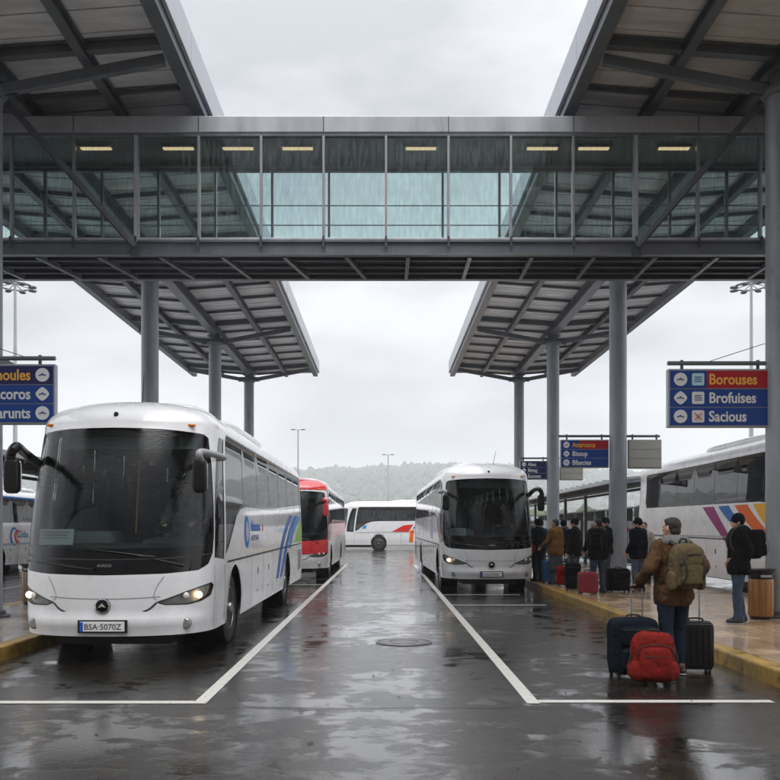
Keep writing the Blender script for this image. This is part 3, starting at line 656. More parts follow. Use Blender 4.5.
    if detail:
        d = MB(); d.sq((0, 1.02, 1.22*k), (W2-.16, .34, .20), .35); d.sq((.55, .98, 1.40*k), (.36, .20, .10), .6); obj('dashboard', d, cabin_m, ro, smooth=180)
        t = MB(); 
        for i in range(24):
            pass
        ct = Vector((.55, 1.12, 1.56*k)); tl = Matrix.Rotation(R(-35), 3, 'X')
        t.tube([ct+tl@Vector((.22*math.cos(2*PI*i/24), .22*math.sin(2*PI*i/24), 0)) for i in range(25)], .014, 8); t.tube([ct, ct+tl@Vector((0, 0, -.3))], .03, 8); t.tube([ct+tl@Vector((-.21, 0, 0)), ct+tl@Vector((.21, 0, 0))], .012, 6)
        obj('steering_wheel', t, black_pl, ro, smooth=60)
        def seat(x, y, z, wd=.46):
            m_ = MB(); m_.sq((x, y, z+.45), (wd/2, .24, .07), .5, nu=16, nv=8); m_.sq((x, y+.26, z+.82), (wd/2, .07, .40), .45, M=Matrix.Rotation(R(-8), 3, 'X'), nu=16, nv=10); m_.sq((x, y+.30, z+1.26), (wd*.3, .05, .10), .5, nu=12, nv=8); m_.box((x, y, z+.2), (wd*.6, .3, .4)); obj('seat', m_, seat_m, ro, smooth=180)
        seat(.55, 1.75, fl-.02, .5)
        for r_ in range(4):
            for x in (-.86, -.40, .40, .86): seat(x*W2/1.2, 3.0+r_*.85, fl)
        obj('side_console', MB().sq((-.62, 1.5, 1.32*k), (.36, .3, .26), .3, nu=20, nv=12), mat('grey_console', (.16,.175,.19), .6), ro, smooth=180)
        obj('sun_blind', MB().box((.1, .78, 2.68*k), (W-.7, .02, .16), M=Matrix.Rotation(R(-20), 3, 'X')), mat('sun_blind', (.16,.20,.20), .7), ro)
        obj('grab_pole', MB().tube([(-.05, 1.5, 1.55*k), (.07, 1.25, 2.5*k)], .013, 8), mat('yellow_rail', (.45,.30,.08), .4), ro)
        card = obj('windscreen_card', MB().box((-.78, .62, 1.50*k), (.42, .008, .20), M=Matrix.Rotation(R(-14), 3, 'X')), white_pl, ro)
        ln = MB()
        for j, q in enumerate((.34, .30, .33, .22)): ln.box((-.78-(.34-q)/2, .612, 1.565*k-j*.038), (q, .002, .008), M=Matrix.Rotation(R(-14), 3, 'X'))
        obj('card_lines', ln, mat('grey_print', .25, .6), card)
    if livery: livery(ro, S, us, mir, L, k)
    return ro
blue1 = mat('livery_blue', (.008, .14, .50), .4, spec=.3); blue2 = mat('livery_light_blue', (.02, .28, .62), .4, spec=.3)
green = mat('livery_green', (.30, .52, .05), .4, spec=.3); yell = mat('livery_yellow', (.84, .42, .01), .4, spec=.3); orange = mat('livery_orange', (.80, .14, .005), .4, spec=.3)
purple = mat('livery_purple', (.30, .008, .15), .4, spec=.3); redl = mat('livery_red', (.62, .02, .015), .4, spec=.3); palegreen = mat('livery_pale_green', (.60, .66, .30), .3)
def ring(cx, cy, rx, ry, th, n=28, a0=0, a1=360):
    P = [(cx+rx*math.cos(R(a0+(a1-a0)*i/n)), cy+ry*math.sin(R(a0+(a1-a0)*i/n))) for i in range(n+1)]
    return P
def liv1(ro, S, us, mir, L, k):
    W2 = S(us(4), 1.6).x
    lo = region('logo', S, ring(us(3.15), 1.56, .25, .25, 0)[:-1], blue1, ro, .003, [ring(us(3.2), 1.56, .13, .16, 0)[:-1]], gu=.1, gv=.1)
    region('logo_bar', S, rrect(us(3.17), us(3.21), 1.45, 1.67, .01, 2), blue2, lo, .003)
    text('logo_text', 'Alsbosuvas', blue1, ro, (W2+.004, 3.5, 1.57), 'px', .24, .001, .012, .98)
    text('logo_text', 'a', redl, ro, (W2+.005, 4.78, 1.57), 'px', .24, .001, .012, .98)
    text('logo_text', 'ALSBOSUSNAS', mat('livery_grey_blue', (.12, .16, .3), .4), ro, (W2+.004, 3.55, 1.42), 'px', .125, .001, .01, 1.0)
    for m_, pth, w0, w1 in ((blue1, [(6.7,.62),(7.02,.95),(7.4,1.27),(8.1,1.6),(9.15,1.91)], .34, .66), (blue1, [(7.3,.62),(7.75,.95),(8.25,1.27),(9.0,1.6),(10.15,1.91)], .33, .78), (blue2, [(8.8,1.17),(9.25,1.42),(9.9,1.66),(11.1,1.91)], .50, .68)):
        c0 = smooth_path(pth, 5); P = [(us(y), z) for y, z in c0]; Q = [(us(y+w0+(w1-w0)*j/(len(c0)-1)), z) for j, (y, z) in enumerate(c0)]
        region('blue_stripe', S, P+Q[::-1], m_, ro, .003, gu=.2, gv=.2)
    region('green_panel', S, [(us(10.2), 1.28), (us(L-.42), 1.29), (us(L-.42), 1.82), (us(11.3), 1.74), (us(10.8), 1.56)], green, ro, .003, gu=.3, gv=.2)
    region('pale_green_panel', S, [(us(9.85), 1.27), (us(10.15), 1.28), (us(10.75), 1.57), (us(11.25), 1.76), (us(11.1), 1.76), (us(10.5), 1.60)], palegreen, ro, .003, gu=.3, gv=.2)
def liv2(ro, S, us, mir, L, k):
    for dx in (0, .55): region('blue_stripe', S, mir([(us(3.6+dx), 1.3), (us(3.9+dx), 1.3), (us(4.4+dx), 1.88), (us(4.1+dx), 1.88)]), mat('livery_faded_blue', (.25, .42, .62), .3), ro, .003, gu=.3, gv=.2)
    region('orange_end', S, mir([(us(L-.5), 1.3), (us(L-.35), 1.3), (us(L-.35), 1.8), (us(L-.5), 1.8)]), orange, ro, .003)
def liv3(ro, S, us, mir, L, k):
    z1, z0 = 1.90, 1.26
    for m_, t0, t1, b0, b1, zb in ((purple, 6.5, 5.75, 4.75, 4.35, 1.02), (blue1, 5.45, 4.8, 3.95, 3.45, 1.27), (orange, 4.47, 3.75, 3.1, 2.45, 1.27), (yell, 3.45, 2.85, 2.4, 1.75, 1.27)):
        n = 8; A = []; B = []
        for i in range(n+1):
            t = i/n; z = z1+(zb-z1)*t; c = t*t*.25+t*.75 if m_ is not purple else t
            A.append((us(t0+(b0-t0)*c), z)); B.append((us(t1+(b1-t1)*c), z))
        region('livery_stripe', S, mir(A+B[::-1]), m_, ro, .003, gu=.2, gv=.2)
    region('side_marker', S, mir(ring(us(6.2), .66, .05, .05, 0, 12)[:-1]), redl, ro, .006)
    region('belt_highlight', S, mir(ribbon([(us(1.5), 1.235), (us(L-.5), 1.255)], .02)), mat('belt_grey', (.35,.35,.37), .4), ro, .004, gu=.5, gv=.1)
def liv_red(ro, S, us, mir, L, k):
    region('red_roof', S, [(-1.95, 2.87), (1.95, 2.87), (2.6, 3.2), (2.8, 3.95), (-2.8, 3.95), (-2.6, 3.2)], red_p, ro, .004)
    region('red_panel', S, [(-1.50, .97), (-.7, .90), (0, .88), (.7, .90), (1.50, .97), (1.53, 1.3), (1.55, 2.86), (1.49, 2.86), (1.48, 1.5), (1.45, 1.28), (1.34, 1.15), (1.15, 1.08), (.7, 1.05), (0, 1.035), (-.7, 1.05), (-1.15, 1.08), (-1.34, 1.15), (-1.45, 1.28), (-1.48, 1.5), (-1.49, 2.86), (-1.55, 2.86), (-1.53, 1.3)], red_p, ro, .004, gu=.1, gv=.08)
    for q in (lambda P: P, mir):
        region('red_swoosh', S, q([(us(.8), 1.2), (us(2.0), 1.2), (us(5), 1.3), (us(L-.5), 1.45), (us(L-.5), 1.93), (us(6), 1.90), (us(3.3), 1.88), (us(2.4), 1.7), (us(1.6), 1.2)][1:]), red_p, ro, .003, gu=.3, gv=.2)
    region('red_band', S, [(-1.50, .84), (-.7, .80), (0, .78), (.7, .80), (1.50, .84), (1.52, 1.30), (1.40, 1.27), (.7, 1.22), (0, 1.20), (-.7, 1.22), (-1.40, 1.27), (-1.52, 1.30)], red_p, ro, .007, gu=.1, gv=.08)
    p = S(0, 2.6); text('destination_text', 'BUSCA', mat('amber_display', (1,.3,.05), .5, emit=(1, .22, .03), estr=1.6), ro, (-.95, p.y-.02, p.z-.04), 'front', .17, .003, .02, 1)
def liv_cross(ro, S, us, mir, L, k):
    region('red_arc', S, [(us(4.2), 1.22), (us(5.5), 1.22), (us(5.85), 1.72), (us(5.1), 1.66)], redl, ro, .003, gu=.3, gv=.2)
    region('blue_arc', S, [(us(5.75), 1.42), (us(7.6), 1.40), (us(7.6), 1.72), (us(6.1), 1.74)], blue2, ro, .003, gu=.3, gv=.2)
    region('orange_arc', S, [(us(5.5), .5), (us(5.8), .5), (us(5.9), 1.38), (us(5.6), 1.3)], orange, ro, .003, gu=.3, gv=.2)
    region('orange_arc', S, [(us(6.2), .5), (us(7.4), .52), (us(7.4), .66), (us(6.2), .62)], yell, ro, .003, gu=.3, gv=.2)
    region('blue_dot', S, [(us(1.9), 1.40), (us(2.2), 1.44), (us(2.3), 1.66), (us(2.0), 1.62)], blue2, ro, .003)
def liv_left(ro, S, us, mir, L, k):
    cy = us(4.5)
    def arc(cx, r0, r1, a0, a1, n=18): return [(cx+r0*math.cos(R(a0+(a1-a0)*i/n)), 1.42+r0*math.sin(R(a0+(a1-a0)*i/n))) for i in range(n+1)]+[(cx+.06+r1*math.cos(R(a1-(a1-a0)*i/n)), 1.42+r1*math.sin(R(a1-(a1-a0)*i/n))) for i in range(n+1)]
    region('logo', S, arc(cy+.1, .36, .27, 60, 300), blue1, ro, .003)
    region('logo', S, arc(cy+.38, .27, .18, 60, 300), redl, ro, .003)
    W2 = S(us(4), 1.4).x
    text('logo_text', 'Gitba', mat('livery_teal', (.06,.25,.4), .4), ro, (W2+.004, 5.0, 1.29), 'px', .36, .001, .02, 1)
    text('logo_text', 'C', redl, ro, (W2+.005, 4.8, 1.29), 'px', .36, .001, .02, 1)
    region('blue_line', S, ribbon([(us(1.5), 1.12), (us(L-.4), 1.15)], .06), mat('livery_pale_blue', (.30,.42,.62), .3), ro, .004, gu=.5, gv=.1)
    region('blue_roof_line', S, ribbon([(us(.9), 2.93), (us(L-.3), 2.94)], .10), blue1, ro, .003, gu=.5, gv=.1)
make_coach('large white coach with lit headlights and blue stripes in the left bay', (-3.29, 9.95, 0), livery=liv1, big='l', bigx=.885)
make_coach('white coach facing forward in the right bay beside the waiting travellers', (2.68, 21.2, 0), R(1.1), L=13.5, W=2.36, H=3.36, wheels=(2.0, 9.3), livery=liv2, big='r', lit=(1, 0), plate='CAS·5702')
make_coach('tall white coach with purple, blue, orange and yellow stripes behind the bin', (9.55, 15.7, 0), L=12.3, W=2.5, H=3.76, shell=paint('bright_white_coach_paint', (.88, .88, .89)), side_glass=g_far, livery=liv3, detail=1, rear_in=.9, lit=(0, 0))
make_coach('red and white coach parked behind the large white left coach', (-3.0, 27.0, 0), L=13.0, W=2.4, H=3.3, livery=liv_red, detail=1, lit=(0, 0), big='r', belt=False, arm_m=red_p)
make_coach('white coach with red and blue arcs parked crosswise at the lane end', (-3.6, 66.2, 0), R(-90), L=12.2, W=2.5, H=3.75, livery=liv_cross, detail=0, wheels=(3.2, 9.4))
make_coach('white coach with blue and red ring logo on the far left roadway', (-14.6, 26.2, 0), L=12.0, W=2.4, H=3.1, livery=liv_left, detail=1, side_glass=g_cab, wheels=(3.3, 9.0), lit=(0, 0), belt=False)

# ------------------------------------------------------------ signs
sg_blue = mat('sign_blue', (.012, .055, .26), .5, spec=.25); sg_navy = mat('sign_navy', (.018, .022, .10), .5, spec=.25); sg_red = mat('sign_red', (.40, .012, .02), .5, spec=.25)
sg_white = mat('sign_white', .74, .4); sg_gold = mat('sign_gold', (.85, .42, .06), .4); sg_grey = mat('sign_back_grey', (.42, .42, .38), .5, var=.12, vscale=4)
sg_fr = mat('sign_frame', (.34, .36, .39), .35, .4)
def sign(label, cx, y, z1, wd, ht, rows, flip=False, arm=(0, 0), stay=None, blank=False, group=None, plain=False):
    """rows: (background material, text, text material, icon)"""
    ro = empty('direction_sign', (cx, y, z1-ht), label, 'sign', group)
    hw = wd/2
    obj('sign_box', MB().bx(-hw, hw, 0, .12, 0, ht), sg_fr if not blank else sg_grey, ro, bevel=.015)
    n = len(rows); rh = (ht-.05)/n
    for i, (bgm, tx, tm, ic) in enumerate(rows):
        zb = ht-.025-(i+1)*rh
        if blank:
            obj('slat', MB().bx(-hw+.02, hw-.02, -.012, -.002, zb+.012, zb+rh-.012), sg_grey, ro); continue
        iw = rh*1.0
        a, b = -hw+.03, hw-.03
        bl = obj('sign_panel', MB().bx(a, b, -.012, -.002, zb+.008, zb+rh-.008), bgm, ro)
        sx = b-iw*.55 if flip else a+iw*.55; zc_ = zb+rh/2
        if bgm is sg_red:
            obj('icon_panel', MB().bx(a, a+iw*1.98, -.0145, -.0125, zb+.008, zb+rh-.008), sg_blue, bl)
        r_ = rh*.36; shp = [(sx+r_*math.copysign(abs(math.cos(R(t)))**e_, math.cos(R(t))), zc_+r_*math.copysign(abs(math.sin(R(t)))**e_, math.sin(R(t)))) for e_ in ((1.0 if i != 1 else 1.45),) for t in range(0, 360, 12)]
        ico = obj('arrow_disc', MB().prism(shp, -.020, -.015), sg_white, bl)
        s_ = r_*.55; d = -1 if not flip else 1
        obj('arrow', MB().prism([(sx-d*s_, zc_-s_*.15), (sx-d*s_*.2, zc_+s_*.25), (sx+d*s_*.2, zc_+s_*.5), (sx+d*s_*.2, zc_+s_*.22), (sx+d*s_, zc_), (sx+d*s_*.9, zc_-s_*.35), (sx+d*s_*.3, zc_-s_*.1), (sx-d*s_*.4, zc_-s_*.1), (sx-d*s_*.7, zc_-s_*.4)], -.024, -.0205), sg_blue, ico)
        if not flip and not plain:
            qx = a+iw*1.5; q = rh*.33
            box = obj('pictogram', MB().prism(rrect(qx-q, qx+q, zc_-q, zc_+q, q*.25, 3), -.020, -.015), mat('picto_pale_blue', (.45,.72,.78), .4) if i == 0 else sg_white, bl)
            if i == 2:
                obj('pictogram_mark', MB().beam((qx-q*.6, -.022, zc_-q*.6), (qx+q*.6, -.022, zc_+q*.6), .004, q*.3, up=(0,1,.01)).beam((qx-q*.6, -.0235, zc_+q*.6), (qx+q*.6, -.0235, zc_-q*.6), .004, q*.3, up=(0,1,.01)), redl, box)
            else:
                for j in (-.35, 0, .35): obj('pictogram_mark', MB().bx(qx-q*.6, qx+q*.6, -.022, -.0205, zc_+q*j-q*.08, zc_+q*j+q*.08), sg_blue, box)
        if tx:
            size = rh*.80
            if flip: text('lettering', tx, tm, bl, (sx-iw*.62, -.014, zc_-size*.33), 'front', size, .003, .022, .86, 'RIGHT')
            else: text('lettering', tx, tm, bl, (a+iw*(2.08 if not plain else 1.2), -.0155 if bgm is sg_red else -.014, zc_-size*.33), 'front', size, .003, .022, .86)
    # arm to the column
    a0, a1 = arm
    if a0 != a1:
        ar = obj('arm', MB().tube([(a0-cx, .06, ht+.10), (a1-cx, .06, ht+.10)], .035, 12), steel, ro, smooth=60)
        for x in ((-hw*.72, hw*.72)): obj('hanger', MB().bx(x-.02, x+.02, .04, .08, ht, ht+.15), dark_m, ar)
        if stay: obj('stay_wire', MB().tube([(stay[0]-cx, .06, ht+.13), (stay[1]-cx, .06, ht+.42)], .006, 6), dark_m, ar)
        e = a1 if abs(a1) > abs(a0) else a0
    return ro
y0 = COLY[0]
sign('blue sign with a red top row reading Borouses beside the right column', 5.47, y0-.02, 4.20, 1.72, .95, [(sg_red, 'Borouses', sg_gold, 0), (sg_blue, 'Brofuises', sg_white, 0), (sg_blue, 'Sacious', sg_white, 0)], arm=(4.62, 6.25), stay=(5.3, 6.2))
sign('blue and navy sign with arrow discs at its right end, left platform', -6.11, y0-.42, 4.20, 1.86, .95, [(sg_navy, 'Anoules', sg_gold, 0), (sg_blue, 'Ainacoros', sg_white, 0), (sg_blue, 'Sarunts', sg_white, 0)], flip=True, arm=(-7.2, -5.2), stay=(-5.7, -6.6))
obj('column_clamp', MB().bx(-.3, .3, -.42, .3, -.06, .06), dark_m).location = (-6.45, y0, 4.3)
cl = bpy.data.objects['column_clamp']; tag(cl, 'dark steel clamp holding the left sign arm to its column', 'clamp')
y1 = COLY[1]
sign('small blue sign with a red top row on the second right column', 5.52, y1-.05, 4.06, 1.34, .78, [(sg_red, 'Anarosca', sg_gold, 0), (sg_blue, 'Bissup', sg_white, 0), (sg_blue, 'Bfascies', sg_white, 0)], arm=(4.80, 6.25), plain=True)
sign('blank grey slatted sign back on the second right column', 7.18, y1-.05, 4.06, .92, .80, [(sg_grey, '', None, 0)]*3, blank=True, arm=(6.66, 7.6))
y2 = COLY[2]
sign('small faded blue sign on the third right column', 5.70, y2-.05, 4.20, 1.04, .72, [(sg_navy, 'Abau', sg_white, 0), (sg_navy, 'Bistag', sg_white, 0), (sg_navy, 'Ecuoses', sg_white, 0)], arm=(5.2, 6.25), plain=True)
sign('blank grey slatted sign back on the third right column', 7.15, y2-.05, 4.20, .88, .74, [(sg_grey, '', None, 0)]*3, blank=True, arm=(6.66, 7.55))

# ------------------------------------------------------------ bins
def bin_(label, x, y, r=.20, h=.80, body=(.25, .105, .02)):
    ro = empty('litter_bin', (x, y, .17), label, 'bin')
    obj('bin_body', MB().lathe([(r-.01, .05), (r, .07), (r, h*.78), (r-.01, h*.80)], n=36), mat('bin_ochre' if r > .18 else 'bin_brown', body, .35, var=.25, vscale=5, stretch=(4,4,.6)), ro, smooth=40)
    for i in range(12):
        t = 2*PI*i/12; obj('bin_rib', MB().box((r*math.cos(t), r*math.sin(t), h*.42), (.008, .014, h*.66), rz=t), mat('bin_rib_ochre' if r > .18 else 'bin_rib_brown', [q*.9 for q in body], .4), ro)
    obj('bin_base', MB().lathe([(r-.03, 0), (r-.02, .05)], n=30), black_pl, ro)
    obj('bin_hood', MB().lathe([(r-.005, h*.80), (r, h*.81), (r, h*.93), (r+.035, h*.94), (r+.04, h*.985), (r+.02, h), (0, h+.005)], n=36), black_pl, ro, smooth=35)
    obj('bin_slot_label', MB().box((0, -r-.002, h*.86), (r*.9, .01, .035)), mat('bin_label', .35, .4), ro)
bin_('ochre litter bin with a black hood beside the near right column', 6.00, 13.53, .19)
bin_('brown litter bin behind the large white coach on the left platform', -6.72, 16.2, .17, .78, (.20, .12, .06))

# ------------------------------------------------------------ shelters
gal = mat('weathered_roof_sheet', (.33,.34,.35), .5, var=.25, vscale=2)
def shelter(label, x_in, x_out, ya, yb, z, zp, glass_wall=True, posts=None):
    ro = empty('bus_shelter', (x_in, ya, 0), label, 'shelter'); s = 1 if x_out > x_in else -1; W_ = abs(x_out-x_in); L_ = yb-ya
    obj('roof', MB().prism([(0, z-.04), (s*W_, z+.22), (s*W_, z+.30), (0, z+.04)], 0, L_), gal, ro)
    obj('gutter', MB().bx(-.05, .05, 0, L_, z-.09, z+.06), steel_lt, ro, bevel=.02)
    n = int(L_/1.5)
    for i in range(n+1):
        y = L_*i/n; obj('rafter', MB().beam((s*.08, y, z-.11), (s*(W_-.1), y, z+.13), .06, .10), steel, ro)
    for x in (W_*.33, W_*.66): obj('purlin', MB().beam((s*x, 0, z-.2), (s*x, L_, z-.2), .08, .1), dark_m, ro)
    if s > 0:
        for i in range(int(L_/1.1)): obj('roof_bolt', MB().box((.1, .4+i*1.1, z+.075), (.1, .1, .07)), dark_m, ro)
    for y in np.arange(.4, L_, 4.2):
        for x in ((W_*.35,) if s > 0 else (W_*.85,)): obj('post', MB().bx(s*x-.06, s*x+.06, y-.06, y+.06, zp, z-.05), dark_m, ro)
    if glass_wall:
        for y in np.arange(.4, L_-4, 4.2):
            for k in range(2):
                obj('glass_wall', MB().bx(s*W_*.72-.01, s*W_*.72+.01, y+.1+k*2.05, y+2.05+k*2.05, zp+.2, z-.9), g_shel, ro)
            obj('rail', MB().bx(s*W_*.72-.03, s*W_*.72+.03, y+.06, y+4.14, z-.9, z-.84), steel, ro)
            obj('rail', MB().bx(s*W_*.72-.03, s*W_*.72+.03, y+.06, y+4.14, zp+.12, zp+.18), steel, ro)
        obj('glass_wall', MB().bx(s*.62, s*W_*.72, .39, .41, zp+.2, z-.9), g_shel, ro)
    return ro
shelter('glass walled passenger shelter with a grey sheet roof behind the right platform', 8.15, 10.6, 29.2, 58, 3.32, 0)
shelter('low dark framed canopy roof over the far left coach roadway', -9.0, -12.6, 17, 50, 3.42, 0, False)

# ------------------------------------------------------------ lighting masts
def ring_mast(label, x, y, h):
    ro = empty('lighting_mast', (x, y, 0), label, 'mast', 'ring headed lighting masts')
    obj('pole', MB().tube([(0,0,0),(0,0,h*.5),(0,0,h)], [.19, .13, .08], 12), steel_lt, ro, smooth=60)
    obj('ring', MB().tube([(1.0*math.cos(t), 1.0*math.sin(t), h-.15) for t in np.linspace(0, 2*PI, 25)], .05, 8), steel, ro, smooth=60)
    for i in range(8):
        t = 2*PI*i/8; obj('spoke', MB().tube([(0,0,h), (math.cos(t), math.sin(t), h-.15)], .025, 6), steel, ro)
        obj('floodlight', MB().sq((1.08*math.cos(t), 1.08*math.sin(t), h-.24), (.24, .17, .08), .5, M=Matrix.Rotation(t, 3, 'Z'), nu=14, nv=8), steel, ro, smooth=180)
ring_mast('tall lighting mast with a ring of lamps behind the left sign', -23.0, 53, 16.9)
ring_mast('tall lighting mast with a ring of lamps behind the right sign', 22.9, 53, 16.9)
def tee_lamp(label, x, y, h):
    ro = empty('street_lamp', (x, y, 0), label, 'street lamp')
    obj('pole', MB().tube([(0,0,0),(0,0,h)], [.12, .07], 10), steel_lt, ro, smooth=60)
    obj('crossarm', MB().tube([(-.62,0,h),(.62,0,h)], .04, 8), steel_lt, ro)
    for s in (-1, 1): obj('lamp_head', MB().sq((s*.55, 0, h), (.26, .14, .06), .5, nu=14, nv=8), steel, ro, smooth=180)
tee_lamp('twin headed street lamp rising beyond the red coach roof', -9.5, 94, 12.6)
tee_lamp('twin headed street lamp between the hill and the lane end', .55, 112, 11.4)

# ------------------------------------------------------------ hills, far wood, low building
def ridge(x):
    return 34*noise.noise(Vector((x*.0016+3.1, 0, 0)))+14*noise.noise(Vector((x*.006, 7, 0)))
def hill_h(x, y):
    x /= 1.7; y /= 1.7; d = sstep(620, 1080, y); e = 70+ridge(x)-.05*max(0, x+60)+.02*abs(min(0, x))
    return 1.7*(d*max(16, e)+d*6*noise.noise(Vector((x*.01, y*.01, 0))))
hv = []; nx, ny = 140, 26
for j in range(ny+1):
    for i in range(nx+1):
        x = -2800+5600*i/nx; y = 1020+1700*j/ny; hv.append((x, y, hill_h(x, y)-1))
struct('hill', MB().add(hv, [(j*(nx+1)+i, j*(nx+1)+i+1, (j+1)*(nx+1)+i+1, (j+1)*(nx+1)+i) for j in range(ny) for i in range(nx)]), mat('hill_grass', (.07,.085,.05), .9, var=.4, vscale=.03))
leaf_m = mat('far_foliage', (.045,.065,.035), .85, var=.5, vscale=.25)
leaf2 = mat('near_foliage', (.075,.10,.045), .8, var=.5, vscale=.6)
def wood(name, label, spots, m, seed):
    rd = random.Random(seed); mb = MB()
    ico = bmesh.new(); bmesh.ops.create_icosphere(ico, subdivisions=2, radius=1); V0 = [q.co.copy() for q in ico.verts]; F0 = [tuple(v.index for v in f.verts) for f in ico.faces]; ico.free()
    for x, y, z, r in spots:
        o_ = rd.random()*99; sx, sy, sz = r*rd.uniform(.8, 1.2), r, r*rd.uniform(.7, 1.25)
        mb.add([(x+v.x*sx*(1+.8*noise.noise(v*2.2+Vector((o_,0,0)))), y+v.y*sy, z+v.z*sz*(1+.9*noise.noise(v*2.4+Vector((0,o_,0))))) for v in V0], F0)
    return tag(obj(name, mb, m, fixn=False), label, 'woodland', kind='stuff')
rd = random.Random(3)
wood('hillside_wood', 'misty dark wood covering the far hill', [(x, y, hill_h(x, y)+rd.uniform(.2, 6), rd.uniform(4.5, 12)*rd.uniform(.6, 1)) for x, y in ((rd.uniform(-1050, 1050), 1090+810*rd.random()**.5) for _ in range(7500))], leaf_m, 1)
wood('treeline', 'low belt of trees at the foot of the hill', [(x, rd.uniform(140, 190), rd.uniform(.3, 4.4)*rd.random()+.5, rd.uniform(.7, 1.9)) for x in (rd.uniform(-120, 120) for _ in range(1700))], leaf2, 2)
bd = empty('low_building', (34, 92, 0), 'long low pale building beyond the right platform shelter', 'building')
obj('wall', MB().bx(-26, 40, 0, 12, 0, 2.5), conc, bd); obj('roof', MB().bx(-26.5, 40.5, -.6, 12.5, 2.5, 2.95), steel_lt, bd)
for i in range(14): 
    wv = obj('window', MB().bx(-24+i*4.4, -21.4+i*4.4, -.03, .02, .9, 2.0), black_gl, bd); obj('window_frame', MB().bx(-24.1+i*4.4, -21.3+i*4.4, -.02, -.001, .8, 2.1), white_pl, wv)
bd = empty('warehouse', (-12, 120, 0), 'faint pale warehouse roof behind the crosswise coach', 'building')
obj('wall', MB().bx(-26, 18, 0, 14, 0, 4.6), conc, bd); obj('roof', MB().prism([(-27, 4.6), (19, 4.6), (19, 4.9), (-4, 5.9), (-27, 4.9)], -.5, 14.5), steel_lt, bd)

# ------------------------------------------------------------ people
skin = mat('skin', (.52,.30,.21), .5, var=.12, vscale=9); eye_m = mat('eye_dark', .02, .2); brown_h = mat('brown_hair', (.018,.011,.008), .7, var=.4, vscale=30, bump=.5, bscale=90)
def cloth(name, c): return mat(name, c, .85, var=.3, vscale=9, bump=.35, bscale=150, spec=.08)
jean = cloth('blue_denim', (.045,.065,.098)); jean_d = cloth('dark_denim', (.014,.020,.034)); jean_l = cloth('pale_denim', (.10,.135,.185)); grey_t = cloth('dark_grey_wool', (.07,.075,.08))
brown_j = cloth('brown_canvas', (.085,.046,.022)); tan_j = cloth('tan_wool', (.19,.095,.032)); black_j = cloth('black_nylon', (.0055,.006,.007)); navy_j = cloth('navy_nylon', (.0055,.008,.015)); grey_c = cloth('grey_fleece', (.17,.17,.165)); white_c = cloth('cream_wool', (.42,.40,.37))
shoe_m = mat('brown_shoe_leather', (.06,.04,.028), .5, var=.3); sole_m = mat('pale_sole', .35, .6); blk_shoe = mat('black_shoe', .015, .45); olive = cloth('olive_canvas', (.11,.085,.045)); strap_m = mat('dark_webbing', (.012,.011,.010), .7)
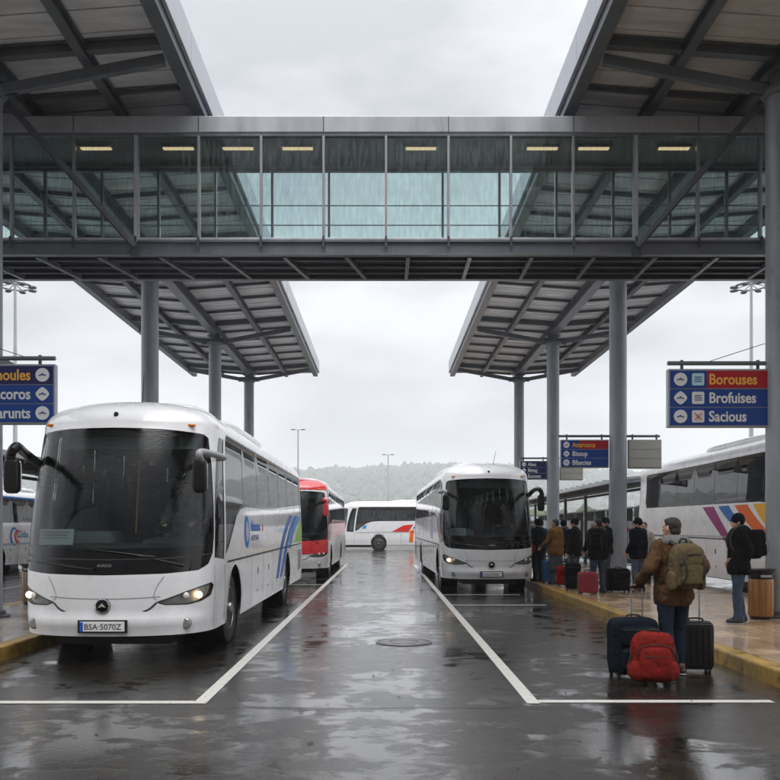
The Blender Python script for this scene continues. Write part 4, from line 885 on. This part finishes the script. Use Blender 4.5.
def person(label, x, y, z, h=1.72, rz=0, jacket=black_j, trousers=jean, shoes=blk_shoe, head='beanie', headm=None, la=None, ra=None, lk=None, stance=.0, hood=None, fine=False, turn=0, lean=0, group=None, seated=False, bulk=1, grip=(0, 0), skirt=None, category='person'):
    """stands at the origin facing +Y, left hand side is -X"""
    headm = headm or black_j; k = h/1.75; vx = .007 if fine else .012
    Z = Vector
    hip = {-1: Z((-.095,0,.92)), 1: Z((.095,0,.92))}; kn = {-1: Z((-.11,.02+stance*.5,.50)), 1: Z((.11,.02-stance*.5,.50))}; an = {-1: Z((-.12,-.03+stance,.09)), 1: Z((.12,-.03-stance,.09))}
    if seated:
        for s in (-1, 1): hip[s] = Z((s*.10,0,.50)); kn[s] = Z((s*.14,.42,.54)); an[s] = Z((s*.14,.50,.12))
    up = Z((0,0,-.42)) if seated else Z((0,0,0))
    sh = {s: Z((s*.185, lean*.9, 1.42))+up for s in (-1, 1)}
    ha = {-1: Z(la) if la else Z((-.27,.10,.86)), 1: Z(ra) if ra else Z((.27,.10,.86))}
    el = {}
    for s in (-1, 1):
        mid = (sh[s]+ha[s])/2; d = ha[s]-sh[s]; L = min(d.length, .545); b = math.sqrt(max(.0, .28**2-(L/2)**2)); out = Z((s*.5, -1, -.35)); out -= d.normalized()*out.dot(d.normalized()); el[s] = mid+out.normalized()*b
    for s, g_ in ((-1, grip[0]), (1, grip[1])):
        if g_ and not seated:      # the palm, not the wrist, lies on the handle
            tgt = ha[s].copy(); dd = (tgt-el[s]).normalized(); ha[s] = tgt-dd*.06
            mid = (sh[s]+ha[s])/2; d = ha[s]-sh[s]; L = min(d.length, .545); b = math.sqrt(max(.0, .28**2-(L/2)**2)); out = Z((s*.5, -1, -.35)); out -= d.normalized()*out.dot(d.normalized()); el[s] = mid+out.normalized()*b
    neck = Z((0, lean*.95, 1.47))+up; hc = Z((0, lean*1.15+.015, 1.625))+up; Rt = Matrix.Rotation(turn, 3, 'Z')
    B = MB()
    n = 18 if fine else 12
    B.cap((0,0,.95) if not seated else (0,0,.52), (0,lean*.8,1.32) if not seated else (0,lean*.5,.9), .115, .125, n); B.sq((0, lean*.9, 1.36+up.z), (.17,.10,.10), 1, nu=16, nv=10)
    B.cap(neck-Z((0,0,.06)), hc, .058, .052, n)
    for s in (-1, 1):
        B.cap(hip[s], kn[s], .078, .052, n); B.cap(kn[s], an[s], .05, .036, n); B.cap(an[s], an[s]+Z((s*.02,.13,-.05)), .036, .03, n)
        B.cap(sh[s], el[s], .05, .04, n); B.cap(el[s], ha[s], .04, .027, n)
        # hand: palm, four unequal bent fingers, thumb from the side near the wrist
        d = (ha[s]-el[s]).normalized(); g = grip[0 if s < 0 else 1]
        if g: palm_n = Z((0,0,-1)) if abs(d.z) < .8 else Z((0,1,0)); side = Z((1,0,0)); 
        else: side = Z((0,1,0))
        side = (side-d*side.dot(d)).normalized(); pn = d.cross(side)*(1 if s > 0 else -1)
        if g: pn = d.cross(side); pn = pn if pn.z < 0 or abs(pn.z) < .1 else -pn
        pc = ha[s]+d*.045; M_ = Matrix((side, d, pn)).transposed(); B.sq(pc, (.041, .052, .017), .7, M=M_, nu=16, nv=10)
        for j, fl in enumerate((.062, .074, .070, .054)):
            o_ = (j-1.5)*.0205; b0 = ha[s]+d*.085+side*o_; bend = 1.1 if g else .35
            d1 = (d*math.cos(bend*.6)+pn*math.sin(bend*.6)); d2 = (d*math.cos(bend*1.9)+pn*math.sin(bend*1.9)); p1 = b0+d1*fl*.5; p2 = p1+d2*fl*.5
            B.cap(b0-d*.02, p1, .0095, .009, 8); B.cap(p1, p2, .009, .0075, 8)
        fs = -1 if True else 1
        t0 = ha[s]+d*.02+side*(.034); t1 = t0+(d*.6+side*.7+pn*.2).normalized()*.035; B.cap(t0, t1, .012, .010, 8); B.cap(t1, t1+(d*.9+pn*.5).normalized()*.032, .010, .008, 8)
    # head with jaw, nose, brow, ears
    def hp(p): return hc+Rt@Z(p)
    B.sq(hc, (.074,.092,.108), 1, M=Rt, nu=24, nv=18); B.sq(hp((0,.03,-.055)), (.054,.062,.062), 1, M=Rt, nu=18, nv=12); B.sq(hp((0,.055,-.098)), (.026,.026,.02), 1, M=Rt, nu=12, nv=8)
    B.cap(hp((0,.088,.012)), hp((0,.104,-.028)), .010, .0135, 8); B.cap(hp((-.03,.082,.024)), hp((.03,.082,.024)), .012, .012, 8); B.cap(hp((-.02,.092,-.062)), hp((.02,.092,-.062)), .007, .007, 8)
    for s in (-1, 1): B.sq(hp((s*.077,-.005,-.01)), (.010,.020,.032), .9, M=Rt, nu=12, nv=8)
    B.v = [tuple(Z(v)*k) for v in B.v]
    ro = obj('person', fuse(B, vx, 2 if fine else 1), skin); ro.location = (x, y, z); ro.rotation_euler = (0, 0, rz); tag(ro, label, category, group)
    def part(name, mb, m, vox=.012, sm=3, disp=.004, ds=7, cut=None, st=(1,1,1)):
        mb.v = [tuple(Z(v)*k) for v in mb.v]; return obj(name, fuse(mb, vox, sm, disp, ds, cut*k if cut else None, st), m, ro)
    # trousers
    T = MB(); hz = .93 if not seated else .5
    T.sq((0,0,hz), (.168*bulk,.125*bulk,.13), .8)
    for s in (-1, 1):
        T.cap(hip[s]-Z((0,0,.02)), kn[s], .103, .073, 16); T.cap(kn[s], an[s]+Z((0,.005,.03)), .073, .063, 16); T.cap(an[s]+Z((0,.01,.06)), an[s]+Z((0,.02,-.01)), .066, .07, 16)
    part('trousers', T, trousers, .011, 3, .007, 9, .035, (1,1,.6))
    if skirt: K = MB(); K.lathe([(.16,.95),(.19,.8),(.22,.6),(.24,.40)], n=24); K.v = [(a, b*.8, c) for a, b, c in K.v]; part('skirt', K, skirt, .014, 2, .01, 6)
    for s in (-1, 1):
        S_ = MB(); a = an[s]; S_.sq(a+Z((s*.008,.055,-.04)), (.048,.14,.042), .75); S_.sq(a+Z((0,-.01,.0)), (.047,.065,.055), .8); S_.v = [(p[0], p[1], max(p[2], .014)) for p in S_.v]
        sh_ = part('shoe', S_, shoes, .009, 2, 0)
        Q = MB(); Q.sq(a+Z((s*.008,.052,-.078)), (.046,.136,.010), .6); Q.v = [tuple(Z(v)*k) for v in Q.v]; obj('sole', Q, sole_m if fine else black_pl, sh_, smooth=180)
    # jacket
    J = MB(); zt = up.z
    J.sq((0, lean*.95-.005, 1.30+zt), (.205*bulk,.140*bulk,.20), .85); J.sq((0, lean*.5-.005, 1.08+zt), (.190*bulk,.150*bulk,.24), .8)
    if not seated: J.sq((0, lean*.2, .90), (.200*bulk,.155*bulk,.17), .75)
    J.cap(neck+Z((-.03,0,-.01)), neck+Z((.03,0,-.01)), .082, .082, 14)
    for s in (-1, 1):
        J.cap(sh[s]-Z((s*.02,0,.01)), el[s], .085*bulk, .068, 16); d = (ha[s]-el[s]); J.cap(el[s], el[s]+d*.93, .067, .052, 16)
    jk = part('jacket', J, jacket, .011, 3, .018 if fine else .013, 8.5, (.78 if not seated else None), (1,1,.8))
    if hood:
        H_ = MB(); H_.cap(neck+Z((-.10,-.055,.005)), neck+Z((.10,-.055,.005)), .065, .065, 14); H_.cap(neck+Z((-.08,.05,-.02)), neck+Z((-.11,-.04,0)), .05, .06, 12); H_.cap(neck+Z((.08,.05,-.02)), neck+Z((.11,-.04,0)), .05, .06, 12); H_.cap(neck+Z((0,-.10,-.03)), neck+Z((0,-.13,-.12)), .085, .05, 14)
        part('hood', H_, hood, .010, 2, .008, 9)
    # hair or cap
    C = MB()
    if head == 'beanie':
        C.sq(hp((0,-.010,.030)), (.088,.106,.112), 1, M=Rt, nu=24, nv=16); C.lathe([(.080,0),(.092,.002),(.094,.035),(.084,.04)], n=24); n0 = len(C.v)-96
        for i in range(n0, len(C.v)): q = Z(C.v[i]); C.v[i] = tuple(hp((q.x, q.y*1.15-.004, q.z+.004)))
        m_ = part('beanie', C, headm, .009, 1, .002, 20)
        zb = (hc.z+.02)*k
    else:
        C.sq(hp((0,-.016,.024)), (.080,.091,.092), 1, M=Rt, nu=24, nv=16); C.sq(hp((0,-.045,-.03)), (.070,.058,.06), 1, M=Rt, nu=20, nv=12); C.cap(hp((-.035,.035,.076)), hp((.035,.035,.076)), .024, .024, 10)
        if head == 'long': C.cap(hp((-.03,-.06,-.02)), hp((-.04,-.07,-.14)), .05, .04, 12); C.cap(hp((.03,-.06,-.02)), hp((.04,-.07,-.14)), .05, .04, 12)
        part('hair', C, headm, .008, 1, .006, 26)
    for s in (-1, 1): Q = MB().sq(hp((s*.030,.083,.004)), (.012,.010,.009), 1, nu=12, nv=8); Q.v = [tuple(Z(v)*k) for v in Q.v]; obj('eye', Q, eye_m, ro, smooth=180)
    Q = MB().sq(hp((0,.0925,-.062)), (.022,.008,.006), 1, M=Rt, nu=12, nv=8); Q.v = [tuple(Z(v)*k) for v in Q.v]; obj('lips', Q, mat('lips', (.30,.11,.09), .5), ro, smooth=180)
    return ro
def backpack(label, x, y, z, rz, m, sz=(.17,.11,.25), sh_y=.0, group=None, detail=True):
    """worn: origin at the wearer's feet, bag centre behind the shoulders"""
    ro = empty('backpack', (x, y, z), label, 'backpack', group, rz)
    B = MB(); B.sq((0,-.12-sz[1],1.20), sz, .6, .55); B.sq((0,-.17-sz[1]*1.3,1.30), (sz[0]*.85, sz[1]*.75, sz[2]*.55), .7); B.sq((0,-.12-sz[1]*1.1,1.20-sz[2]*.55), (sz[0]*1.0, sz[1]*1.0, sz[2]*.42), .7)
    obj('pack_body', fuse(B, .010, 3, .010, 8), m, ro)
    P = MB(); P.sq((0,-.135-sz[1]*2.05,1.12), (sz[0]*.70,.05,sz[2]*.44), .5); pk = obj('front_pocket', fuse(P, .008, 2, .006, 10), m, ro)
    for s in (-1, 1):
        obj('shoulder_strap', MB().tube(smooth_path([(s*.075,-.15,1.42), (s*.105,-.06,1.475), (s*.12,.05,1.44), (s*.13,.135,1.30), (s*.165,.10,1.12), (s*.19,-.08,1.03)], 6), .020, 8), strap_m, ro, smooth=60)
        if detail: obj('side_pocket', fuse(MB().sq((s*sz[0]*.97,-.13-sz[1],1.05), (.032,sz[1]*.7,.10), .6), .008, 2, .004, 10), m, ro)
    if detail:
        yb = -.135-sz[1]*2-.045
        obj('compression_strap', MB().tube(smooth_path([(-sz[0]*.75,-.125-sz[1]*1.7,1.38), (-sz[0]*.62,yb-.01,1.24), (-sz[0]*.60,yb-.012,1.10), (-sz[0]*.65,-.12-sz[1]*1.8,.99)], 5), .011, 6), strap_m, ro)
        obj('compression_strap', MB().tube(smooth_path([(sz[0]*.75,-.125-sz[1]*1.7,1.38), (sz[0]*.62,yb-.01,1.24), (sz[0]*.60,yb-.012,1.10), (sz[0]*.65,-.12-sz[1]*1.8,.99)], 5), .011, 6), strap_m, ro)
        obj('zip', MB().tube(smooth_path([(-sz[0]*.8,-.125-sz[1]*1.75,1.26), (-sz[0]*.4,yb+.0,1.33), (sz[0]*.4,yb+.0,1.33), (sz[0]*.8,-.125-sz[1]*1.75,1.26)], 6), .006, 6), strap_m, ro)
        obj('grab_loop', MB().tube(smooth_path([(-.04,-.17,1.44), (-.03,-.18,1.49), (.03,-.18,1.49), (.04,-.17,1.44)], 5), .010, 6), strap_m, ro)
    return ro
def suitcase(label, x, y, z, wd, dp, ht, m, handle=0, rz=0, soft=False, ribs=5, group=None, hx=0):
    ro = empty('suitcase', (x, y, z), label, 'suitcase', group, rz); wz = .036
    if soft:
        B = MB(); B.sq((0,0,wz+ht/2), (wd/2,dp/2,ht/2), .3, .35, nu=36, nv=26); obj('case_body', fuse(B, .010, 2, .010, 6), m, ro)
        for zc_, hh in ((wz+ht*.30, ht*.20), (wz+ht*.70, ht*.17)):
            pk = obj('front_pocket', fuse(MB().sq((0,-dp/2-.01,zc_), (wd*.40,.04,hh), .4), .008, 2, .005, 9), m, ro); obj('zip', MB().tube([(-wd*.36,-dp/2-.05,zc_+hh*.72), (wd*.36,-dp/2-.05,zc_+hh*.72)], .006, 6), strap_m, pk)
    else:
        B = MB(); B.sq((0,0,wz+ht/2), (wd/2,dp/2,ht/2), .22, .25, nu=40, nv=28); obj('case_body', B, m, ro, smooth=180)
        for i in range(ribs):
            xx = -wd*.36+wd*.72*i/(ribs-1); obj('rib', MB().sq((xx,0,wz+ht/2), (.012,dp/2+.008,ht*.44), .25, nu=16, nv=12), m, ro, smooth=180)
        obj('zip_band', MB().sq((0,0,wz+ht/2), (wd/2+.004,.009,ht/2+.004), .22, .3, nu=40, nv=24), strap_m, ro, smooth=180)
    for sx in (-1, 1):
        for sy in (-1, 1):
            wb = obj('caster', MB().lathe([(.018,-.014),(.026,-.012),(.026,.012),(.018,.014)], (sx*(wd/2-.05), sy*(dp/2-.045), .026), 'X', 16), rubber, ro, smooth=40)
            obj('caster_fork', MB().box((sx*(wd/2-.05), sy*(dp/2-.045), .05), (.05,.035,.03)), black_pl, wb)
    top = wz+ht
    obj('carry_grip', MB().tube(smooth_path([(-.08,0,top-.005),(-.06,0,top+.03),(.06,0,top+.03),(.08,0,top-.005)], 5), .010, 8), black_pl, ro, smooth=60)
    if handle:
        a = min(.062, wd*.2)
        for s in (-1, 1): obj('handle_rod', MB().tube([(hx+s*a,dp*.36,top-.06),(hx+s*a,dp*.36,top+handle)], .009, 8), dark_chrome, ro, smooth=60)
        obj('handle_grip', MB().sq((hx,dp*.36,top+handle+.008), (a+.022,.018,.017), .5, nu=20, nv=10), black_pl, ro, smooth=180)
    return ro
dark_chrome = mat('telescopic_rod', (.30,.31,.33), .25, .8)
red_s = mat('crimson_shell', (.22,.006,.02), .35, var=.15, coat=.3); black_s = mat('black_shell', (.014,.013,.014), .35, var=.3, coat=.2); redbag = cloth('red_nylon', (.17,.013,.009)); navybag = cloth('navy_luggage_nylon', (.006,.009,.015)); bluebag = mat('blue_shell', (.01,.10,.26), .4); black_soft = cloth('black_luggage_nylon', (.006,.006,.007)); red_soft = cloth('red_luggage_nylon', (.22,.01,.01)); plum = mat('dark_maroon_shell', (.008,.006,.0065), .35, coat=.15, spec=.2, var=.3)
P_ = .17
# the traveller in the roadway
mx, my = 3.15, 9.25
person('person in a brown jacket and grey hood, back turned, holding two luggage handles', mx, my, 0, 1.74, R(14), brown_j, jean_d, shoe_m, 'hair', brown_h, la=(-.33,.20,.975), ra=(.31,.13,.965), stance=-.10, hood=grey_c, fine=True, turn=R(22), bulk=1.04, grip=(1,1), lean=.02)
backpack('olive canvas backpack worn over the brown jacket', mx, my, 0, R(14), olive, (.175,.105,.245))
suitcase('large dark navy soft suitcase left of the traveller in brown', 2.70, 9.22, 0, .50, .32, .60, navybag, .32, R(6), True, hx=.09)
rb = empty('travel_bag', (2.76, 8.74, 0), 'red nylon wheeled backpack standing in front of the navy suitcase', 'travel bag', rz=R(-6))
B = MB(); B.sq((0,0,.29), (.215,.13,.255), .55, .5, nu=36, nv=24); B.sq((0,-.03,.16), (.245,.14,.12), .6); obj('bag_body', fuse(B, .009, 3, .012, 7), redbag, rb)
pk = obj('front_pocket', fuse(MB().sq((0,-.15,.24), (.155,.06,.16), .5).sq((0,-.13,.15), (.17,.06,.09), .6), .008, 3, .008, 9), redbag, rb)
obj('zip', MB().tube(smooth_path([(-.17,-.135,.30),(-.15,-.16,.40),(0,-.150,.43),(.15,-.16,.40),(.17,-.135,.30)], 6), .006, 6), strap_m, rb)
obj('zip', MB().tube([(-.12,-.208,.31),(.12,-.208,.31)], .006, 6), strap_m, pk)
obj('grab_loop', MB().tube(smooth_path([(-.06,-.02,.53),(-.04,-.03,.565),(.04,-.03,.565),(.06,-.02,.53)], 5), .012, 8), strap_m, rb)
for s in (-1, 1):
    obj('caster', MB().lathe([(.02,-.012),(.03,-.01),(.03,.01),(.02,.012)], (s*.15,-.08,.03), 'X', 16), rubber, rb, smooth=40)
    obj('side_strap', MB().tube(smooth_path([(s*.215,-.05,.12),(s*.235,-.06,.25),(s*.20,-.06,.42)], 5), .010, 6), strap_m, rb)
suitcase('black hard shell suitcase right of the traveller in brown', 3.50, 9.55, 0, .36, .26, .53, plum, .37, R(-8))
# the man waiting by the bin
person('person in a black jacket and beanie standing by the ochre bin', 5.36, 12.85, P_, 1.66, R(78), black_j, jean, blk_shoe, 'beanie', navy_j, la=(-.08,.09,1.03), ra=(.10,.08,1.00), fine=True, turn=R(0), bulk=1.12, hood=black_j, stance=.05, grip=(0,0))
backpack('black backpack worn by the person beside the ochre bin', 5.36, 12.85, P_, R(78), black_j, (.15,.10,.22), detail=False)
# the queue at the right bay coach
person('person in a navy jacket and pale jeans in front of the second column', 5.80, 19.4, P_, 1.68, R(35), navy_j, jean_l, blk_shoe, 'beanie', black_j, bulk=1.18, la=(-.22,.14,.95), turn=R(35))
suitcase('big black soft suitcase standing between two travellers on the platform', 5.30, 19.25, P_, .50, .34, .50, black_soft, .0, R(5), True)
person('person in a bulky black jacket and blue jeans pulling a crimson suitcase', 4.78, 19.0, P_, 1.68, R(15), black_j, jean, blk_shoe, 'hair', brown_h, bulk=1.15, la=(-.30,.14,.95), hood=tan_j, turn=R(30), grip=(1,0))
backpack('large black backpack on the traveller pulling the crimson suitcase', 4.78, 19.0, P_, R(-20), black_j, (.19,.13,.25))
suitcase('crimson hard shell suitcase at the kerb side of the queue', 4.46, 18.6, P_, .42, .26, .46, red_s, .30, R(4))
suitcase('tall black suitcase behind the crimson one', 4.42, 19.9, P_, .36, .28, .60, black_soft, .12, R(-6), True)
person('person in a dark coat partly hidden behind the crimson suitcase traveller', 4.72, 21.0, P_, 1.70, R(60), black_j, grey_t, blk_shoe, 'beanie', black_j)
person('person in a tan coat and grey skirt with a red suitcase', 4.42, 21.9, P_, 1.70, R(40), tan_j, grey_t, blk_shoe, 'hair', mat('black_hair', (.012,.010,.010), .6, bump=.4), bulk=1.12, skirt=grey_t, la=(-.2,.3,1.0), turn=R(25))
suitcase('red soft suitcase beside the tan coat traveller', 4.50, 21.3, P_, .34, .26, .46, red_soft, .1, R(3), True)
person('person in a navy jacket with a backpack behind the tan coat traveller', 4.98, 23.6, P_, 1.68, R(-20), navy_j, jean_l, blk_shoe, 'beanie', navy_j)
backpack('navy backpack on the traveller behind the tan coat', 4.98, 23.6, P_, R(-20), navy_j, (.16,.12,.23), detail=False)
person('person in dark navy clothes nearest the right bay coach', 4.20, 23.2, P_, 1.70, R(35), navy_j, jean_d, blk_shoe, 'beanie', black_j, bulk=1.08)
suitcase('blue hard shell suitcase beside the navy clothed traveller', 4.36, 22.6, P_, .30, .26, .56, bluebag, .1)
person('person in a blue rain jacket second in the queue by the coach door', 4.60, 25.0, P_, 1.70, R(20), cloth('blue_rain_nylon', (.03,.06,.12)), grey_t, blk_shoe, 'beanie', black_j)
person('person with pale face hidden farthest back beside the coach door', 4.25, 25.6, P_, 1.68, R(170), black_j, grey_t, blk_shoe, 'hair', brown_h)
tb = obj('shoulder_bag', fuse(MB().sq((0,0,.12), (.09,.05,.11), .5).cap((-.05,0,.22),(.05,0,.22),.012,.012), .008, 2, .004), redbag); tb.location = (4.00, 22.95, .95); tag(tb, 'small red bag hanging at the side of the navy clothed traveller', 'bag')
person('person in a black coat facing the queue left of the second column', 5.75, 22.0, P_, 1.72, R(100), black_j, grey_t, blk_shoe, 'beanie', black_j, turn=R(10))
person('person in a cream coat standing behind the second column', 6.86, 22.4, P_, 1.62, R(150), white_c, grey_t, blk_shoe, 'hair', brown_h)
# drivers
person('driver in a pale blue shirt at the wheel of the large left coach', -3.26+.55, 9.95+1.72, .98, 1.72, PI, cloth('pale_blue_shirt', (.10,.13,.18)), grey_t, blk_shoe, 'hair', mat('grey_hair', (.2,.18,.16), .7), la=(-.2,.42,.72), ra=(.2,.42,.72), seated=True, grip=(1,1))
person('driver in dark clothes at the wheel of the right bay coach', 2.68+.53, 21.2+1.72, 1.0, 1.72, PI, navy_j, grey_t, blk_shoe, 'hair', brown_h, la=(-.2,.42,.72), ra=(.2,.42,.72), seated=True, grip=(1,1))
# ------------------------------------------------------------ litter swept against the kerbs
rd = random.Random(11); mb = MB()
for i in range(260):
    if i < 170: x, y = (KX-.02-abs(rd.gauss(0, .10)), rd.uniform(5.5, 20)) if i % 2 else (KL+.02+abs(rd.gauss(0, .10)), rd.uniform(5.5, 14))
    else: x, y = rd.uniform(-4.3, 3.8), rd.uniform(5.4, 13)
    q = rd.uniform(.004, .016); a = rd.uniform(0, PI); mb.box((x, y, .006+q*.15), (q*rd.uniform(1, 3), q, q*.35), rz=a)
tag(obj('road_grit', mb, mat('leaf_grit', (.10,.075,.045), .7, var=.6, vscale=8)), 'specks of leaf and grit scattered on the wet asphalt', 'grit', kind='stuff')
# ------------------------------------------------------------ wet air
def haze():
    m = bpy.data.materials.new('haze_air'); m.use_nodes = True; n = m.node_tree.nodes; n.clear()
    o = n.new('ShaderNodeOutputMaterial'); v = n.new('ShaderNodeVolumePrincipled'); v.inputs['Color'].default_value = (.95,.97,1,1); v.inputs['Density'].default_value = .00048; v.inputs['Anisotropy'].default_value = .0
    m.node_tree.links.new(v.outputs[0], o.inputs['Volume'])
    tag(obj('haze', MB().bx(-3000, 3000, -200, 3000, -1, 220), m), 'pale wet haze over the whole bus station', 'haze', kind='stuff')
haze()
